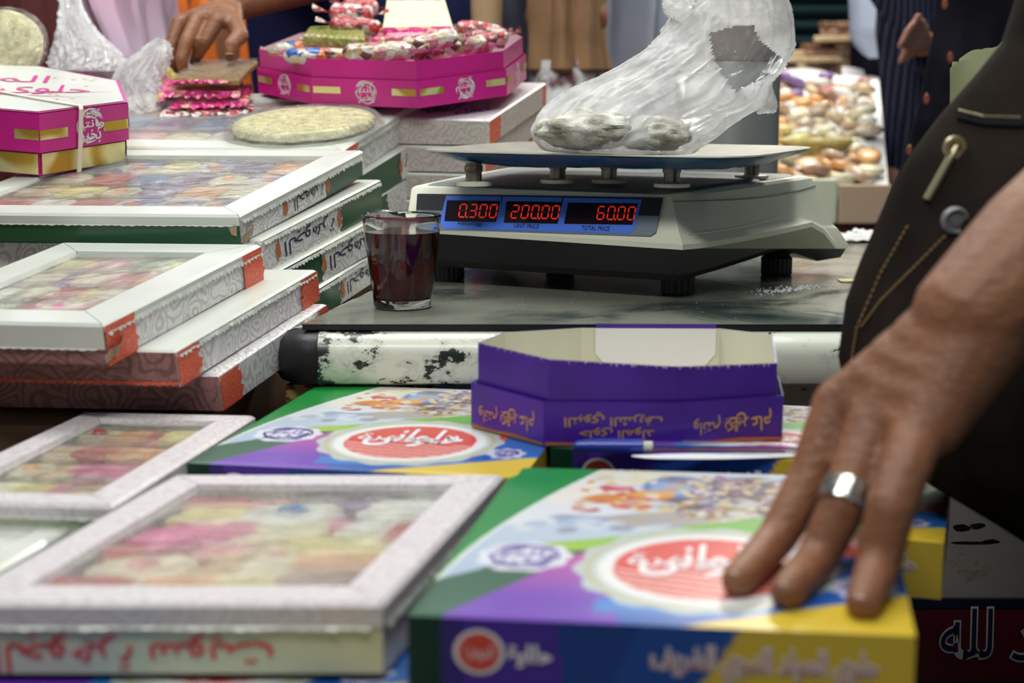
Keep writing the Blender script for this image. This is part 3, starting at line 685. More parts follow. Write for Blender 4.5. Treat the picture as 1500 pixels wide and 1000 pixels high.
# ---- stack behind the scale pan
hh = .034
nr, fr0 = P(717, 178, 2.12), P(800, 123, 2.42); nl = P(400, 172, 2.16)
labs = ['red cornered white box with purple lettering, topmost behind the weighing pan', 'second white box of the stack behind the weighing pan', 'third red cornered box of the stack behind the weighing pan', 'lowest red cornered box of the stack behind the weighing pan']
for k, l in enumerate(labs):
    dz = Vector((.004*(k % 2)-.010*k, .003*k, -(hh+.004)*k-.0006*k))
    plain_box('sweets_box', l, nr+dz, fr0+dz, nl+dz, hh, 'pattern_frame' if k == 0 else 'white_card', [(0, .18, 'red_card'), (.18, .93, 'pattern_grey'), (.93, 1, 'red_card')], 'pattern_grey', seed=50+k, red_line=False, scal=False, toptext=('حلوى المولد', (.62, .93, .12, .4)) if k == 0 else None)

# ================================================================== COLOUR PRINTED BOXES IN FRONT
def ell(u, v, cu, cv, ru, rv, ang=0):
    c, s = math.cos(ang), math.sin(ang); a = (u-cu)*c+(v-cv)*s; b = -(u-cu)*s+(v-cv)*c
    return (a/ru)**2+(b/rv)**2
def inpoly(u, v, ps):
    r = np.zeros(u.shape, bool); n = len(ps)
    for i in range(n):
        x0, y0 = ps[i]; x1, y1 = ps[(i+1) % n]
        if y0 == y1: continue
        c = ((v >= min(y0, y1)) & (v < max(y0, y1))) & (u < (x1-x0)*(v-y0)/(y1-y0)+x0); r ^= c
    return r
def paint_top(u, v):
    rs = np.random.RandomState(5); c = np.empty(u.shape+(3,)); t = np.clip(v, 0, 1)[..., None]
    c[:] = np.array([.34, .46, .66])*(1-t)+np.array([.66, .72, .78])*t
    def put(m, col): c[m] = col
    def soft(e, col, k=1.0):              # soft-edged blob
        w = np.clip((1-e)*3, 0, 1)[..., None]*k; c[:] = c*(1-w)+np.array(col)*w
    # photo of sweets in the upper half
    soft(ell(u, v, .22, .80, .13, .20, .5), (.80, .76, .70)); soft(ell(u, v, .34, .93, .20, .07), (.74, .70, .52)); soft(ell(u, v, .12, .62, .10, .10), (.70, .74, .78))
    soft(ell(u, v, .30, .60, .14, .05), (.20, .28, .48), .7); soft(ell(u, v, .27, .66, .11, .05), (.70, .73, .80)); soft(ell(u, v, .25, .66, .04, .02), (.40, .05, .10))
    soft(ell(u, v, .68, .78, .30, .20), (.13, .10, .12)); soft(ell(u, v, .86, .84, .16, .17), (.50, .58, .70)); soft(ell(u, v, .55, .60, .26, .07), (.42, .38, .34))
    soft(ell(u, v, .46, .86, .10, .10), (.12, .22, .52)); soft(ell(u, v, .46, .86, .08, .07), (.30, .42, .68))
    soft(ell(u, v, .34, .76, .13, .05, .2), (.66, .24, .04)); soft(ell(u, v, .40, .80, .07, .03), (.72, .40, .10)); soft(ell(u, v, .36, .70, .06, .03), (.62, .12, .08)); soft(ell(u, v, .30, .84, .05, .03), (.60, .10, .14))
    for i in range(70):                    # plates, wrappers and highlights of the printed photograph
        a, b = rs.uniform(.06, .96), rs.uniform(.50, .97); soft(ell(u, v, a, b, rs.uniform(.02, .06), rs.uniform(.008, .03), rs.uniform(-.6, .6)), [(.74, .78, .84), (.30, .38, .58), (.80, .79, .72), (.52, .46, .40), (.18, .18, .26), (.62, .68, .78)][rs.randint(6)], .6)
    for i in range(330):                   # nuts and small sweets
        a, b = rs.uniform(.45, .93), rs.uniform(.56, .96)
        if (a-.68)**2/.07+(b-.77)**2/.05 > 1: continue
        col = [(.60, .46, .22), (.66, .54, .34), (.42, .26, .10), (.70, .62, .46), (.24, .14, .09), (.36, .20, .34)][rs.randint(6)]
        put(ell(u, v, a, b, rs.uniform(.010, .020), rs.uniform(.007, .013), rs.uniform(0, 3)) < 1, col)
    for i in range(60):
        a, b = rs.uniform(.80, .99), rs.uniform(.74, .97); put(ell(u, v, a, b, .013, .009) < 1, [(.62, .46, .20), (.78, .76, .70), (.50, .36, .20)][rs.randint(3)])
    for i in range(26):
        a, b = rs.uniform(.22, .45), rs.uniform(.66, .90); put(ell(u, v, a, b, .016, .010, rs.uniform(0, 3)) < 1, [(.70, .34, .06), (.76, .70, .60), (.60, .12, .08), (.70, .52, .24)][rs.randint(4)])
    # green corner at the back left with a pale edge line
    arc = .24*np.clip((v-.14)/.86, 0, 1)**1.7
    put(u < arc+.012, (.70, .78, .74)); m = u < arc; put(m, (.015, .26, .05))
    # sweeping green band
    ctr = .36+.13*np.clip((u-.1)/.4, 0, 1)+.22*np.clip((u-.42)/.58, 0, 1)**1.3; wd = .035+.065*np.clip((u-.3)/.6, 0, 1)
    m = (u > .16) & (np.abs(v-ctr) < wd); k = np.clip((u-.2)/.7, 0, 1)[..., None]; g = np.array([.36, .56, .05])*(1-k)+np.array([.04, .36, .07])*k; c[m] = g[m]
    below = (v < ctr-wd) & (u >= .16) | (u < .16) & (v < .18+.9*u)
    # lower colour fields
    fld = np.empty_like(c); fld[:] = (.012, .10, .42)
    k = np.clip((v-.12)/.28, 0, 1)[..., None]; pp = np.array([.15, .035, .46])*(1-k)+np.array([.62, .12, .36])*k
    mp = u+.25*(v-.1) < .40; fld[mp] = pp[mp]
    dg = u-.62*np.clip(v-.02, 0, 1) < .075; fld[dg] = (.012, .10, .05)
    lb = (u > .36) & (v < .12) & (v > .05); fld[lb] = (.03, .20, .60)
    yl = v < .02+(u-.60)*.44; fld[yl] = (.74, .52, .045)
    ro = (u > .76) & (v > .36) & ~yl; fld[ro] = (.62, .10, .06)
    rb = (u > .86) & (v > .14) & (v < .40) & ~yl; fld[rb] = (.02, .14, .50)
    c[below] = fld[below]
    # white scribble cloud
    th = np.arctan2((v-.335)/.075, (u-.165)/.10); e = ell(u, v, .165, .335, .105, .088)
    put(e < 1+.10*np.sin(9*th), (.74, .75, .84))
    # emblem: scalloped silver and gold seal, white ring, red disc
    cu, cv = .575, .305; k = 283/330; th = np.arctan2((v-cv)/k, u-cu); r = np.sqrt((u-cu)**2+((v-cv)/k)**2)
    put(r < .285+.008*np.sin(14*th), (.50, .58, .58)); put((r < .268) & (r > .252), (.52, .50, .34)); put(r < .246, (.60, .64, .62))
    put(r < .236, (.82, .82, .82)); put(r < .205, (.70, .06, .045))
    m = (r < .20) & (np.abs(((u-cu)*.25+(v-cv)+.12) % .030-.015) < .0045) & (v < cv-.02); put(m, (.78, .60, .56))
    # little purple and white mark on the right
    e = ell(u, v, .90, .22, .055, .05); put(e < 1+.2*np.sin(8*np.arctan2(v-.22, u-.90)), (.60, .60, .76)); 
    return np.clip(c, 0, 1)
def paint_front(u, w):
    c = np.empty(u.shape+(3,)); c[:] = (.010, .05, .26)
    c[u-.02*w < .30] = (.07, .025, .34); c[(u+.07*w > .47) & (u+.07*w < .70)] = (.012, .075, .34); c[u < .065] = (.004, .035, .022); c[(u >= .065) & (u < .11)] = (.04, .02, .2)
    c[u+.10*w > .665] = (.72, .50, .045); return c
def paint_side(u, w):
    c = np.empty(u.shape+(3,)); c[:] = (.72, .50, .045); c[u > .35] = (.012, .10, .42); c[u > .8] = (.012, .22, .05); return c
def painted(name, fn, painter, nu, nv, parent, org):
    vs = []
    for j in range(nv+1):
        for i in range(nu+1): vs.append(fn(i/nu, j/nv)-org)
    fs = [(j*(nu+1)+i, j*(nu+1)+i+1, (j+1)*(nu+1)+i+1, (j+1)*(nu+1)+i) for j in range(nv) for i in range(nu)]
    me = bpy.data.meshes.new(name); me.from_pydata(vs, [], fs); me.materials.append(M['print_top'])
    uu, vv = np.meshgrid(np.linspace(0, 1, nu+1), np.linspace(0, 1, nv+1)); c = painter(uu, vv).reshape(-1, 3)
    at = me.color_attributes.new('print', 'FLOAT_COLOR', 'POINT'); at.data.foreach_set('color', np.concatenate([c, np.ones((len(c), 1))], 1).astype(np.float32).ravel())
    o = bpy.data.objects.new(name, me); C.objects.link(o); o.parent = parent; return o
def colour_box(label, NR, FR, NL, h=.046):
    F = Fr(NR, FR, NL); W, L = F.W, F.L; org = F(-W/2, L/2, -h); r = root('sweets_box', label, 'box', org)
    mb = MB().box(-W+.001, -.001, .001, L-.001, -h, -.0008, 'print_dark', F); body = part('box_body', mb, r)
    painted('top_print', lambda u, v: F(-W+W*u, L*v, -.0006*(1-min(1, min(u, 1-u, v, 1-v)*60))), paint_top, 200, 230, r, org)
    fp = painted('front_print', lambda u, v: F(-W+W*u, 0, -.0006-(h-.0006)*v), paint_front, 110, 16, r, org)
    painted('side_print', lambda u, v: F(0, L*u, -.0006-(h-.0006)*v), paint_side, 40, 6, r, org)
    G = lambda u, v: F(-W+W*u, L*v, .0004)
    mb = MB(); write(mb, 'حلوانى', (.43, .73, .25, .44), G, 'white_ink', offset=.02)
    write(mb, 'الجوهرة', (.40, .71, .29, .38), G, 'white_ink', offset=.012)
    part('emblem_lettering', mb, r, label='white calligraphy on the red seal')
    mb = MB(); calligraphy(mb, G, .165, .335, .085, .072, 'violet_ink', 3); part('calligraphy_print', mb, r, label='purple calligraphy on white')
    mb = MB(); calligraphy(mb, G, .90, .22, .04, .035, 'purple_ink', 5, ('المولد', 'النبوي', 'كل')); part('calligraphy_print', mb, r)
    GF = lambda u, w: F(-W+W*u, -.0006, -h*w)
    def disc(cu, cw, ru, rw, m, dy, nn=28, k=0): return MB().add([F(-W+W*(cu+ru*math.cos(2*PI*i/nn)*(1+k*math.sin(i*4))), -dy, -h*(cw+rw*math.sin(2*PI*i/nn)*(1+k*math.sin(i*4)))) for i in range(nn)], [tuple(range(nn))], m)
    part('small_seal', disc(.145, .45, .052, .30, 'white_ink', .0004), fp); part('small_seal', disc(.145, .45, .043, .25, 'seal_red', .0006), fp, label='red disc of the small seal')
    mb = MB(); write(mb, 'حلاوة', (.205, .29, .62, .34), lambda u, w: F(-W+W*u, -.0007, -h*w), 'white_ink', offset=.05)
    write(mb, 'الجوهرة', (.115, .175, .58, .34), lambda u, w: F(-W+W*u, -.0009, -h*w), 'white_ink')
    part('side_lettering', mb, fp, label='white lettering')
    mb = MB(); write(mb, 'حلوى المولد النبوي الشريف', (.49, .93, .72, .26), lambda u, w: F(-W+W*u, -.0005, -h*w), 'white_ink', offset=.06)
    write(mb, 'حلوى المولد النبوي الشريف', (.49, .93, .72, .26), lambda u, w: F(-W+W*u, -.0008, -h*w), 'rose_ink'); part('side_lettering', mb, fp, label='pink lettering with white outline')
    return r, F
mat('print_dark', (.012, .02, .05), .4); mat('seal_red', (.70, .08, .05), .4); mat('rose_ink', (.60, .25, .22), .5)
ZT = -.062
def corners3(a, b, c, z): return PZ(*b, z), None, PZ(*a, z), PZ(*c, z)
def cb(label, nl, nr, bl, z=ZT, Lmax=None):
    NL, NR = PZ(*nl, z), PZ(*nr, z)
    if bl: BL = PZ(*bl, z)
    else: d = (NR-NL).normalized(); BL = NL+Vector((-d.y, d.x, 0))*(Lmax or .33)
    return colour_box(label, NR, NR+(BL-NL), NL)
box1, F1 = cb('colourful box with a red round seal under the pressing hand', (597, 900), (1342, 930), (757, 683))
box2, F2 = cb('colourful box with its red seal fully in view, behind the near window box', (274, 677), (765, 699), (468, 562))
box3, F3 = cb('colourful box under the blue pen and the empty purple tray', (806, 655), (1318, 681), None, Lmax=.215)
# closed boxes of the layer below
def under(src, label, dx, dy, dz, rz=0):
    c = copy_tree(src); c.location = Vector(src.location)+Vector((dx, dy, dz)); c.rotation_euler.z = rz; c['label'] = label; return c
under(box1, 'yellow and blue box peeping out beneath the near window box', -.292, -.012, -.0475, -.06)
under(box1, 'colourful box of the lower layer beneath the hand', 0.004, .004, -.0475)
under(box3, 'lower colourful box with a yellow corner showing behind the hand', .036, -.045, -.0475, -.10)
# ---- window boxes in front
swf = [S('bar', 'red', .12, .90, .05, .025), S('bar', 'yellow', .17, .76, .055, .05), S('bar', 'rose', .31, .88, .05, .03), S('disc', 'white', .47, .78, .075, .065, 0, 'blue'), S('soft', 'white', .86, .83, .06, .06),
       S('bar', 'wrap_purple', .68, .9, .05, .03), S('flower', 'pink', .16, .54, .062, .066), S('flower', 'pink', .315, .58, .05, .05), S('bar', 'cream', .47, .56, .045, .05), S('soft', 'cream', .60, .60, .035, .05),
       S('flower', 'pink', .69, .66, .022, .03), S('disc', 'white', .85, .62, .06, .045), S('bar', 'red', .06, .40, .028, .03), S('bar', 'rose', .40, .40, .04, .03), S('bar', 'nut', .50, .36, .04, .06), S('bar', 'yellow', .78, .44, .09, .045),
       S('bar', 'red', .62, .42, .018, .05), S('disc', 'cream', .20, .26, .072, .06, 0, 'rose'), S('bar', 'orange', .86, .28, .07, .035), S('bar', 'cream', .64, .24, .045, .05), S('bar', 'brown', .80, .16, .065, .025), S('bar', 'red', .10, .09, .07, .03),
       S('bar', 'orange', .42, .10, .06, .035), S('soft', 'white', .28, .09, .035, .03), S('soft', 'nut', .47, .20, .04, .03), S('bar', 'yellow', .61, .09, .05, .035), S('bar', 'red', .86, .055, .08, .02), S('bar', 'red', .96, .56, .02, .06)]
window_box('window_box', 'white window box of assorted sweets with red upside-down lettering, nearest at the left', PZ(560, 886, ZT), PZ(736, 698, ZT), PZ(-75, 886, ZT), .0445, .030, SEG, 'mint_board', swf, 'the nearest window box', seed=6,
           lid='pattern_frame', frontlid=.014, lidh=.012, bf=.030, fronttext=('الجوهرة سويت', (.10, .745), (.92, .40), 'red_ink', True))
sw5 = mix(61, 4, 4, [('bar', 'orange'), ('disc', 'cream'), ('bar', 'nut'), ('bar', 'red'), ('bar', 'yellow'), ('flower', 'pink'), ('bar', 'rose'), ('bar', 'cream'), ('bar', 'red')], .20, .22)
window_box('window_box', 'white window box of red and yellow sweets in front of the near left stack', PZ(162, 743, ZT), PZ(372, 611, ZT), PZ(-150, 735, ZT), .030, .026, SEG, 'mint_board', sw5, 'the box before the near stack', seed=7, lid='pattern_frame', frontlid=.009, lidh=.009)
z6 = -.080
sw6 = mix(71, 4, 4, [('bar', 'blue'), ('bar', 'white'), ('bar', 'cream'), ('bar', 'purple')], .18, .16)
window_box('window_box', 'white window box in crumpled film at the left edge beside the nearest window box', PZ(-66, 872, z6), PZ(120, 764, z6), PZ(-330, 870, z6), .030, .02, SEG, 'mint_board', sw6, 'the left edge box', seed=9, lid='white_card', filmm='white_bag_film', film_up=.004)

# ================================================================== PRICE COMPUTING SCALE
r = root('price_computing_scale', 'white and black price computing scale with red digits and a steel pan', 'scale', (.12, 1.82, 0))
BFL, BFR = P(594, 339, 1.826), P(1000, 366, 1.66)
BRR = P(1242, 364, 1.93); ed = (BFR-BFL); ed.z = 0; e1 = ed.normalized(); e2 = Vector((-e1.y, e1.x, 0))
BRL = BFL+e2*.34-e1*.05; BRL.z = BRR.z
TFL, TFR, TRR = P(603, 276, 1.85), P(984, 290, 1.70), P(1189, 261, 1.91)
TRL = TFL+e2*.30-e1*.015; TRL.z = TRR.z
def lerp(a, b, t): return a+(b-a)*t
# shell: side curves with waist; build as loft of rings (each ring ordered around), front edge dips, sides arch up
def ringpts(a, b, c, d, n=12, arch=0.0, bulge=0.0, flare=0.0):
    out = []
    for (p, q, k) in ((a, b, 0), (b, c, 1), (c, d, 2), (d, a, 3)):
        for i in range(n):
            t = i/n; v = lerp(p, q, t); nn = (q-p).cross(Vector((0, 0, 1))).normalized()
            v = v+nn*(bulge if k else 0)*4*t*(1-t)
            if k in (1, 3):
                tt = t if k == 1 else 1-t
                v.z += arch*(min(1, tt/.80)**1.3 if tt < .80 else 1-((tt-.80)/.09) if tt < .89 else 0)
            out.append(v)
    return out
low = ringpts(BFL, BFR, BRR, BRL, arch=.030)
low2 = ringpts(*[p+Vector((0, 0, .006)) for p in (BFL, BFR, BRR, BRL)], arch=.030)
mid = ringpts(lerp(BFL, TFL, .32), lerp(BFR, TFR, .32), lerp(BRR, TRR, .30), lerp(BRL, TRL, .3), arch=.012)
mid2 = ringpts(lerp(BFL, TFL, .35), lerp(BFR, TFR, .35), lerp(BRR, TRR, .34)-e1*.003, lerp(BRL, TRL, .34)+e1*.003, arch=.012)
upp = ringpts(TFL, TFR, TRR, TRL, bulge=.004)
upp2 = ringpts(*[lerp(p, (TFL+TFR+TRR+TRL)/4, .02)+Vector((0, 0, .003)) for p in (TFL, TFR, TRR, TRL)], bulge=.004)
mb = MB(); mb.loft([low, low2, mid, mid2, upp, upp2], 'scale_plastic')
shell = part('housing', mb, r, smooth=True, angle=.45, label='off-white plastic housing')
cT = (TFL+TFR+TRR+TRL)/4
tp = [lerp(p, cT, .08)+Vector((0, 0, .0035)) for p in (TFL, TFR, TRR, TRL)]; tp2 = [lerp(p, cT, .11)+Vector((0, 0, .006)) for p in (TFL, TFR, TRR, TRL)]
mb = MB().loft([tp, tp2], 'scale_top'); part('top_plate', mb, r, label='dark grey top plate')
# seams on the right side: top seam and lower moulding line
def sidept(t, k): return lerp(lerp(BFR, TFR, k), lerp(BRR, TRR, k), t)
nside = (BRR-BFR).cross(Vector((0, 0, 1))).normalized()
mb = MB(); mb.tube([sidept(t, .93-.10*math.sin(t*PI*.9))+nside*(.0048*4*t*(1-t)*.8+.0005) for t in [i/24 for i in range(25)]], .0007, 'scale_top', 6)
part('seam', mb, shell)
mb = MB(); mb.tube([sidept(t, .30+.34*min(1, (t/.8))**1.8)+nside*.0012 for t in [.04+i/30*.76 for i in range(25)]], .0011, 'scale_plastic', 6); part('moulding', mb, shell, smooth=True)
# black base: tucked in below the housing, arching at the sides
ins = lambda p, k: lerp(p, Vector(((BFL.x+BFR.x+BRR.x+BRL.x)/4, (BFL.y+BFR.y+BRR.y+BRL.y)/4, p.z)), k)
zb = .030
def basering(k, z, rear):
    q = [ins(Vector((p.x, p.y, z)), k) for p in (BFL, BFR)]+[ins(Vector((p.x, p.y, rear)), k) for p in (BRR, BRL)]
    return q
b0 = ringpts(*[ins(p, .004) for p in (BFL, BFR, BRR, BRL)], arch=.030)
mbb = MB(); g = [Vector(v)+Vector((0, 0, .002)) for v in b0]
q = basering(.03, .030, .020); b1 = ringpts(*q, arch=.034); q = basering(.08, .0215, .0175); b2 = ringpts(*q, arch=.028)
mbb.loft([g, b1, b2], 'black_plastic'); part('base', mbb, r, smooth=True, angle=.5, label='black plastic base')
# feet
mf = None
for (px, py) in [(657, 413), (993, 433), (1137, 405)]:
    c = PZ(px, py-3, 0); 
    if mf is None:
        mb = MB(); n = 40; rings = []
        for (rad, z) in [(.0185, 0), (.020, .002), (.020, .022), (.017, .024), (.012, .040)]:
            rings.append([(c.x+(rad-(.0012 if k % 2 and rad > .019 else 0))*math.cos(2*PI*k/n), c.y+(rad-(.0012 if k % 2 and rad > .019 else 0))*math.sin(2*PI*k/n), z) for k in range(n)])
        mb.loft(rings, 'black_plastic'); mf = part('foot', mb, r, label='ribbed black levelling foot'); c0 = c
    else: o = mf.copy(); C.objects.link(o); o.location = Vector((c.x-c0.x, c.y-c0.y, 0))
o = mf.copy(); C.objects.link(o); c = c0+(PZ(1137, 402, 0)-PZ(993, 430, 0)); o.location = Vector((c.x-c0.x, c.y-c0.y, 0))
# display sticker in the plane of the front face
fn = (BFR-BFL).cross(TFL-BFL).normalized(); fn = fn if fn.y < 0 else -fn
def facepix(px, py, d=.0006):             # where a photo pixel meets the front face
    rr_ = ray(px, py); o = Vector((0, 0, CAMZ)); p0 = lerp(BFL, TFR, .5); nn = (BFR-BFL).cross(TFR-BFL); t = (p0-o).dot(nn)/rr_.dot(nn); return o+rr_*t+fn*d
def poly(mb, pts, m, d): mb.add([facepix(x, y, d) for x, y in pts], [tuple(range(len(pts)))], m); return mb
D0 = .0035
mb = MB(); poly(mb, [(613, 285), (973, 291), (962, 341), (955, 347), (615, 337), (610, 330)], 'panel_grey', D0); poly(mb, [(613, 285), (973, 291), (967, 318), (611.5, 309)], 'panel_dark', D0+.0002)
disp = part('display_panel', mb, r, label='dark and grey display panel')
mb = MB(); poly(mb, [(656, 288), (736, 289.5), (736, 310), (738.5, 289.6), (825, 291), (822, 312), (828, 291.3), (942, 294), (931, 338), (922, 344), (652, 336), (645, 328)], 'panel_blue', D0+.0004)
part('blue_surround', mb, disp, label='bright blue surround')
mb = MB(); 
for (x0, x1, y0, y1, dx) in [(655, 733, 295, 327, 5), (742, 823, 296.5, 329.5, 5), (832, 934, 298.5, 331, 7)]:
    o_ = MB(); poly(o_, [(x0+2, y0), (x1+2, y0+1.2), (x1-dx+1, y1), (x0-dx+3, y1-1.5)], 'display_black', D0+.0007); part('display_window', o_, disp)
SEGS = {'0': 'abcdef', '2': 'abged', '3': 'abgcd', '6': 'acdefg', '8': 'abcdefg'}
def digits(s, xe, ytop, ybot, w, gap, sl, slope):
    mb = MB(); off_ = MB(); n = len([c for c in s if c != '.']); x = xe-(n-1)*gap-w; hh = ybot-ytop; t = 1.8
    x00 = x
    def q(target, m, x0, y0, x1, y1, horiz):
        def xf(a, b): return (a+sl*(ybot-b)/hh, b+slope*(a-x00))
        if horiz: pts = [(x0, y0), (x0+t/2, y0-t/2), (x1-t/2, y0-t/2), (x1, y0), (x1-t/2, y0+t/2), (x0+t/2, y0+t/2)]
        else: pts = [(x0, y0), (x0+t/2, y0+t/2), (x0+t/2, y1-t/2), (x0, y1), (x0-t/2, y1-t/2), (x0-t/2, y0+t/2)]
        poly(target, [xf(*p) for p in pts], m, D0+.001)
    for i, ch in enumerate(s):
        if ch == '.':
            X = x-gap+w+ (gap-w)*.45; p = [(X-1.1, ybot-1.4), (X+1.1, ybot-1.4), (X+1.1, ybot+1.4), (X-1.1, ybot+1.4)]; poly(mb, [(a, b+slope*(a-x00)) for a, b in p], 'led_red', D0+.001); continue
        m_ = (ytop+ybot)/2; e = .7
        G_ = {'a': (x+e, ytop, x+w-e, ytop, 1), 'g': (x+e, m_, x+w-e, m_, 1), 'd': (x+e, ybot, x+w-e, ybot, 1), 'f': (x, ytop+e, x, m_-e, 0), 'b': (x+w, ytop+e, x+w, m_-e, 0), 'e': (x, m_+e, x, ybot-e, 0), 'c': (x+w, m_+e, x+w, ybot-e, 0)}
        for k, g_ in G_.items():
            on = k in SEGS[ch]; q(mb if on else off_, 'led_red' if on else 'led_off', *g_)
        x += gap
    return mb, off_
for s, xe, yt, yb in (('0.300', 728, 301.0, 319.5), ('200.00', 819, 302.5, 321), ('60.00', 930, 304.5, 323)):
    a, b = digits(s, xe, yt, yb, 9.5, 14.8, 3.2, .016); part('led_digits', a, disp, label='red glowing digits '+s); part('unlit_segments', b, disp)
mb = MB()
for s, (x0, x1, y0, y1, sk) in (('WEIGHT(kg)', (671, 707, 326, 332.5, 3)), ('UNIT PRICE', (755, 791, 329, 335, 3)), ('TOTAL PRICE', (853, 894, 332, 338.5, 3))):
    write(mb, s, (0, 1, 0, 1), lambda u, v: facepix(x0+(x1-x0)*u+sk*v*.5, y1-(y1-y0)*v+1.5*u, D0+.0009), 'navy_ink', arabic=False, offset=.012)
part('panel_lettering', mb, disp, label='navy lettering under the displays')
# dirt scratch
mb = MB(); poly(mb, [(983, 352), (987, 350), (988, 353), (984, 354.5)], 'black_plastic', .0012); part('scratch', mb, shell)
# pan: shallow dish
pl, pr, pn = P(612, 221, 1.71), P(1177, 211, 1.90), None
pc = (pl+pr)/2; pc.z = .1655; ua = Vector((math.cos(-.45), math.sin(-.45), 0)); ub = Vector((-ua.y, ua.x, 0))
def panring(a, b, z, n=64, ex=6.0):
    out = []
    for k in range(n):
        t = 2*PI*(k+.5)/n; c, s = math.cos(t), math.sin(t); rd_ = (abs(c)**ex+abs(s)**ex)**(-1/ex)
        out.append(Vector((pc.x, pc.y, z))+ua*a*rd_*c+ub*b*rd_*s)
    return out
A_, B_ = .206, .163
mb = MB(); mb.loft([panring(.02, .02, .1565), panring(A_-.045, B_-.045, .1565), panring(A_-.030, B_-.030, .1585), panring(A_-.006, B_-.006, .1655), panring(A_, B_, .1660), panring(A_+.001, B_+.001, .1645), panring(A_-.004, B_-.004, .1635), panring(A_-.03, B_-.03, .1565), panring(A_-.046, B_-.046, .1545), panring(.02, .02, .1545)], 'pan_steel')
part('pan', mb, r, smooth=True, angle=.5, label='steel weighing pan')
mb = MB(); rings = []
for (i_, z) in [(.0035, .1637), (.010, .1600), (.030, .1535), (.050, .1490), (.10, .1500)]:
    rg = panring(A_-i_, B_-i_, z); rings.append([v+Vector((0, 0, -.0022*abs(noise.noise(v*38))-(.004*max(0, noise.noise(v*13)) if z < .155 else 0))) for v in rg])
mb.loft(rings, 'blue_film', cap=False); part('protective_film', mb, r, smooth=True, label='dark blue plastic film under the pan')
zp = TFL.z
for i, (px, py) in enumerate([(694, 266), (817, 262), (892, 262), (984, 268), (1101, 256)]):
    z0 = .127; c = PZ(px, py+3, z0)
    mb = MB().lathe([(.021, -.002), (.021, .002), (.019, .003)], 'scale_plastic', c, 28)
    o = part('post_washer', mb, r, smooth=True)
    mb = MB().lathe([(.0095, .002), (.0095, .014), (.0108, .0145), (.0108, .021), (.0095, .0215), (.0095, .024)], 'post_steel', c, 24); part('pan_post', mb, r, smooth=True, label='rusty steel post')

# ================================================================== TEA GLASS
cc = PZ(590, 449, 0.0006); r = root('tea_glass', 'small fluted glass of dark red tea on the counter edge', 'glass', cc)
def flute(rad, z, k, n=48, depth=.0):
    out = []
    for i in range(n):
        t = 2*PI*i/n; out.append((cc.x+(rad-depth*abs(math.cos(4*t))**.8)*math.cos(t), cc.y+(rad-depth*abs(math.cos(4*t))**.8)*math.sin(t), cc.z+z))
    return out
prof = [(.0300, 0, 0), (.0325, .002, .001), (.0335, .008, .002), (.0345, .022, .003), (.0370, .042, .0026), (.0385, .052, .0008), (.0400, .068, 0), (.0428, .0985, 0), (.0434, .1005, 0), (.0430, .1015, 0), (.0420, .1005, 0), (.0405, .088, 0), (.0375, .055, 0), (.0345, .030, 0), (.0315, .0125, 0), (.0280, .0100, 0)]
mb = MB().loft([flute(a, z, 0, 48, d) for a, z, d in prof], 'cup_glass'); part('glass_body', mb, r, smooth=True, angle=1.2)
mb = MB().lathe([(.0285, .0096), (.0322, .0124), (.0352, .030), (.0382, .055), (.0406, .0828), (.0402, .0834)], 'dark_tea', cc, 48); part('tea', mb, r, smooth=True, label='dark red tea')

# ================================================================== OCTAGONAL BOXES
def panels(mb, bot, up, z0, z1, m, closed=True, thick=.0012, outw=0.0, skip=(), tops=None, inm=None):
    """vertical card walls along a polygon with a hair of thickness"""
    n = len(bot); cen = sum(bot, Vector())/n
    for i in range(n):
        if i in skip: continue
        a, b = bot[i], bot[(i+1) % n]; nn = (b-a).cross(up).normalized()
        if nn.dot((a+b)/2-cen) < 0: nn = -nn
        def o(p): d = (p-cen); d -= up*d.dot(up); return p+d.normalized()*outw
        A, B = o(a), o(b); ta = z1 if tops is None else tops[i]; tb = z1 if tops is None else tops[(i+1) % n]
        g = (B-A).normalized()*.0001
        A, B = A+g, B-g
        vs = [A+up*z0, B+up*z0, B+up*tb, A+up*ta]; vi = [v-nn*thick for v in vs]
        mb.add(vs, [(0, 1, 2, 3)], m); mb.add(vi, [(0, 1, 2, 3)], inm or m); mb.add(vs+vi, [(0, 1, 5, 4), (1, 2, 6, 5), (2, 3, 7, 6), (3, 0, 4, 7)], m)
    return mb
def Gface(a, b, up, outw, cen, d=.0006):
    nn = (b-a).cross(up).normalized()
    if nn.dot((a+b)/2-cen) < 0: nn = -nn
    def o(p): q = (p-cen); q -= up*q.dot(up); return p+q.normalized()*outw
    A, B = o(a), o(b)
    return lambda u, v: A+(B-A)*u+up*v+nn*d
# ---- empty purple tray
zt = ZT+.0015
bt = [PZ(691, 624, zt), PZ(797, 652, zt), PZ(997, 650, zt), PZ(1145, 643, zt)]
bt += [Vector((bt[3].x+.010, 1.335, zt)), Vector((P(1062, 500, 1.42).x, 1.43, zt)), Vector((P(848, 500, 1.42).x, 1.435, zt)), Vector((P(735, 500, 1.36).x-.004, 1.37, zt))]
cen = sum(bt, Vector())/8; upv = Vector((0, 0, 1)); r = root('octagonal_tray', 'empty purple octagonal cardboard tray with upside-down gold lettering', 'tray', cen)
mb = MB().prism([(p.x, p.y) for p in bt], zt-.0005, zt+.001, 'cream_card'); part('tray_floor', mb, r)
mb = panels(MB(), bt, upv, .001, .076, 'purple_card', outw=-.006, tops=[.0755, .0730, .0655, .066, .078, .069, .069, .0745], inm='cream_card'); part('inner_wall', mb, r, label='tall purple inner walls, cream inside')
mb = panels(MB(), bt, upv, .0, .0375, 'purple_card', outw=.0005, tops=[.040, .0375, .036, .0385, .040, .038, .038, .040], inm='white_card'); part('outer_band', mb, r, label='lower purple outer band')
